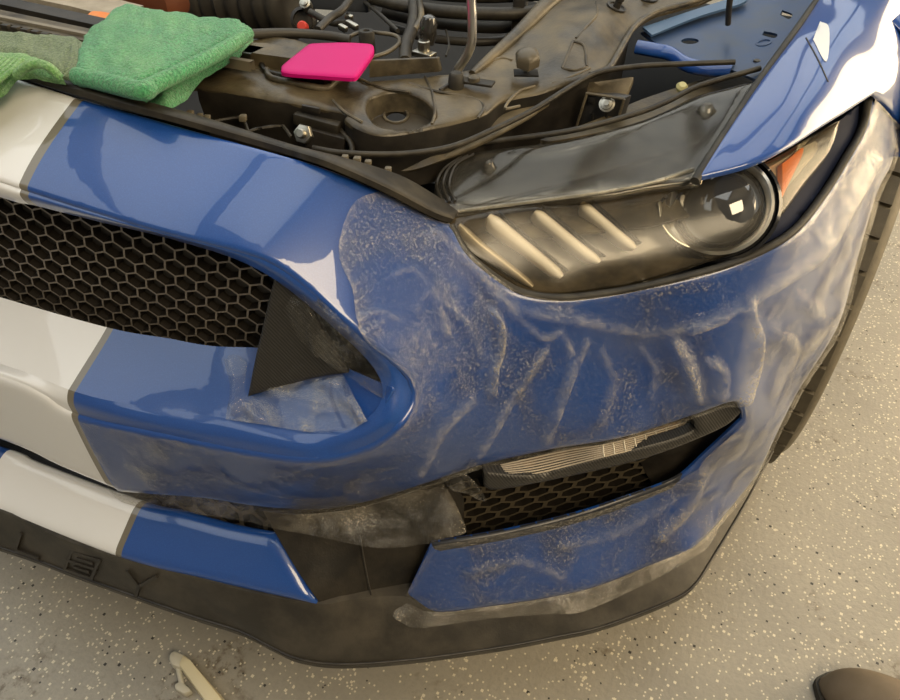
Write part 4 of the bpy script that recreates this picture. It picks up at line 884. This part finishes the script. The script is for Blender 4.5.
S_T3 = Surf([(x, y, 'z', z) for x, y, z in [(-120, 20, .825), (0, 35, .832), (80, 42, .836), (80, 75, .83), (30, 60, .83), (-120, 50, .825)]], 1e-4)
panel('folded_body', outline([(-140, 12), (-60, 26), (0, 33), (40, 37), (79, 40)], [(79, 40), (84, 46), (83, 62), (76, 78)], [(76, 78), (62, 80), (40, 68), (0, 58), (-140, 40)], [(-140, 40), (-140, 12)]), S_T3, TOWELO, t2, step=3.5, thick=.008, disp=fuzz(.002, .007, 6))
for k in range(3):
    q = cat([(80-3*k, 44+k, .842), (81-4*k, 56, .842), (76-4*k, 70, .838), (70-5*k, 79-k, .835)], 6); tube('stitched_hem', L3(q), .0028, TOWELO, t2, n=8, sm=1)
t3 = empty('towel.002', (0, 0, 0), 'lime green cloth draped over the white stripe at the left edge', 'towel')
S_T4 = Surf([(x, y, 'z', z) for x, y, z in [(-120, 60, .835), (0, 54, .842), (35, 58, .842), (62, 77, .835), (15, 75, .836), (0, 90, .83), (-120, 110, .825)]], 1e-4)
panel('draped_sheet', outline([(-130, 50), (-60, 52), (0, 54), (20, 55), (40, 60), (55, 69), (64, 80)], [(64, 80), (48, 78), (30, 73), (15, 76), (6, 84), (-4, 93), (-60, 112), (-130, 120)], [(-130, 120), (-130, 50)]), S_T4, TOWELL, t3, step=3.5, thick=.005, disp=fuzz(.0016, .006, 6))
for k in range(5):
    q = cat([(22-5*k, 60-k*.5, .848), (12-6*k, 70, .846), (0-7*k, 80, .842), (-16-8*k, 92, .836)], 6); tube('pleat', L3(q), .0022, TOWELL, t3, n=8, sm=1)
q = cat([(16, 75, .842), (28, 66, .85), (40, 64, .851), (50, 68, .849), (60, 78, .84)], 6); tube('loop_edge', L3(q), .004, TOWELL, t3, n=8, sm=1)
S_PK2 = PZ(.8085)
pk = panel('squeegee_card', outline([(281, 67), (283, 63), (304, 46), (310, 42)], [(310, 42), (340, 41), (366, 42), (373, 44), (374, 48)], [(374, 48), (373, 52), (362, 68), (356, 75), (350, 76)], [(350, 76), (320, 74), (284, 71), (281, 67)]), Surf([(x, y, 'z', z) for x, y, z in [(281, 69, .814), (307, 43, .818), (372, 44, .818), (352, 75, .814), (330, 58, .817)]], 1e-4), PINK, None, step=4, thick=.0035, rnd=(.002, 4))
tag(pk, 'flat bright pink plastic squeegee card lying on the black radiator cover', 'card')
# ------------------------------------------------------------------ floor items
tl = empty('scraper', (0, 0, 0), 'cream plastic scraper with grey head lying on the grey floor', 'scraper')
hp = [at(176, 651, 'z', .03), at(187, 660, 'z', .03), at(230, 706, 'z', .03), at(214, 716, 'z', .03), at(172, 658, 'z', .03)]
prism('handle', [at(183, 653, 'z', .028), at(190, 660, 'z', .028), at(236, 712, 'z', .028), at(220, 722, 'z', .028), at(178, 664, 'z', .028)], (0, 0, -.022), CREAM, tl, bev=.004)
prism('head', [at(168, 655, 'z', .026), at(173, 649, 'z', .026), at(186, 655, 'z', .026), at(180, 668, 'z', .026), at(170, 664, 'z', .026)], (0, 0, -.020), CREAMG, tl, bev=.005)
prism('trigger', [at(174, 684, 'z', .016), at(181, 680, 'z', .016), at(192, 690, 'z', .016), at(184, 694, 'z', .016), at(175, 689, 'z', .016)], (0, 0, -.014), CREAMG, tl, bev=.003)
tube('trigger_arm', [at(178, 666, 'z', .014), at(180, 676, 'z', .014), at(182, 684, 'z', .012)], .004, CREAMG, tl, n=8)

b0 = at(823, 676, 'z', .03); b1 = at(960, 760, 'z', .03); bd = b1-b0; bd[2] = 0; Lb = np.linalg.norm(bd); bd /= Lb; bs = np.cross(bd, [0, 0, 1.])
rows = []
for t, w, h in ((0, .004, .012), (.012, .022, .035), (.035, .036, .055), (.07, .045, .068), (.12, .049, .078), (.19, .047, .095), (.25, .045, .13)):
    c = np.array([b0[0], b0[1], 0])+bd*t; row = []
    for k in range(20):
        a = 2*math.pi*k/20; cx, sx = math.cos(a), math.sin(a)
        row.append(c+bs*w*np.sign(cx)*abs(cx)**.8+np.array([0, 0, max(.006, .006+h*.5*(1+np.sign(sx)*abs(sx)**.8))]))
    rows.append(row)
bt = empty('boot', (0, 0, 0), 'toe of a brown boot standing at the bottom right edge', 'boot')
loft('upper', rows, BOOT, bt, closed=True, sub=3)
rows2 = []
for t, w in ((-.004, .004), (.010, .026), (.035, .040), (.07, .049), (.12, .053), (.25, .050)):
    c = np.array([b0[0], b0[1], 0])+bd*t; rows2.append([c+bs*w+np.array([0, 0, .001]), c+bs*w+np.array([0, 0, .014]), c-bs*w+np.array([0, 0, .014]), c-bs*w+np.array([0, 0, .001])])
loft('sole', rows2, RUBBER, bt, closed=True, sub=3, sharp=40)

# ------------------------------------------------------------------ the other half of the front, beyond the left edge of the photograph
for o in list(car.children):
    n = o.name.split('.')[0]
    if n in ('bumper_cover', 'grille_rim', 'grille_shelf', 'hex_grille', 'grille_backing', 'lower_valance', 'lower_mesh', 'splitter', 'splitter_bead', 'nose_trim', 'undertray', 'inner_bulkhead'):
        md = o.modifiers.new('mirror', 'MIRROR'); md.use_axis = (True, False, False); md.use_bisect_axis = (True, False, False); md.use_mirror_merge = True; md.merge_threshold = .002
    elif n in ('grille_blade', 'fascia_gusset', 'fender', 'fender_side', 'vent_mesh', 'vent_backing', 'vent_trim', 'vent_cheek', 'vent_sill', 'arch_liner', 'headlight', 'wheel'):
        c = o.copy(); COL.objects.link(c); c.scale.x = -1
        for ch in list(o.children):
            if ch.name.startswith('tread_block'): continue
            d = ch.copy(); COL.objects.link(d); d.parent = c
        if n in ('headlight', 'wheel'): c['label'] = o['label']+' on the far side, beyond the left edge'
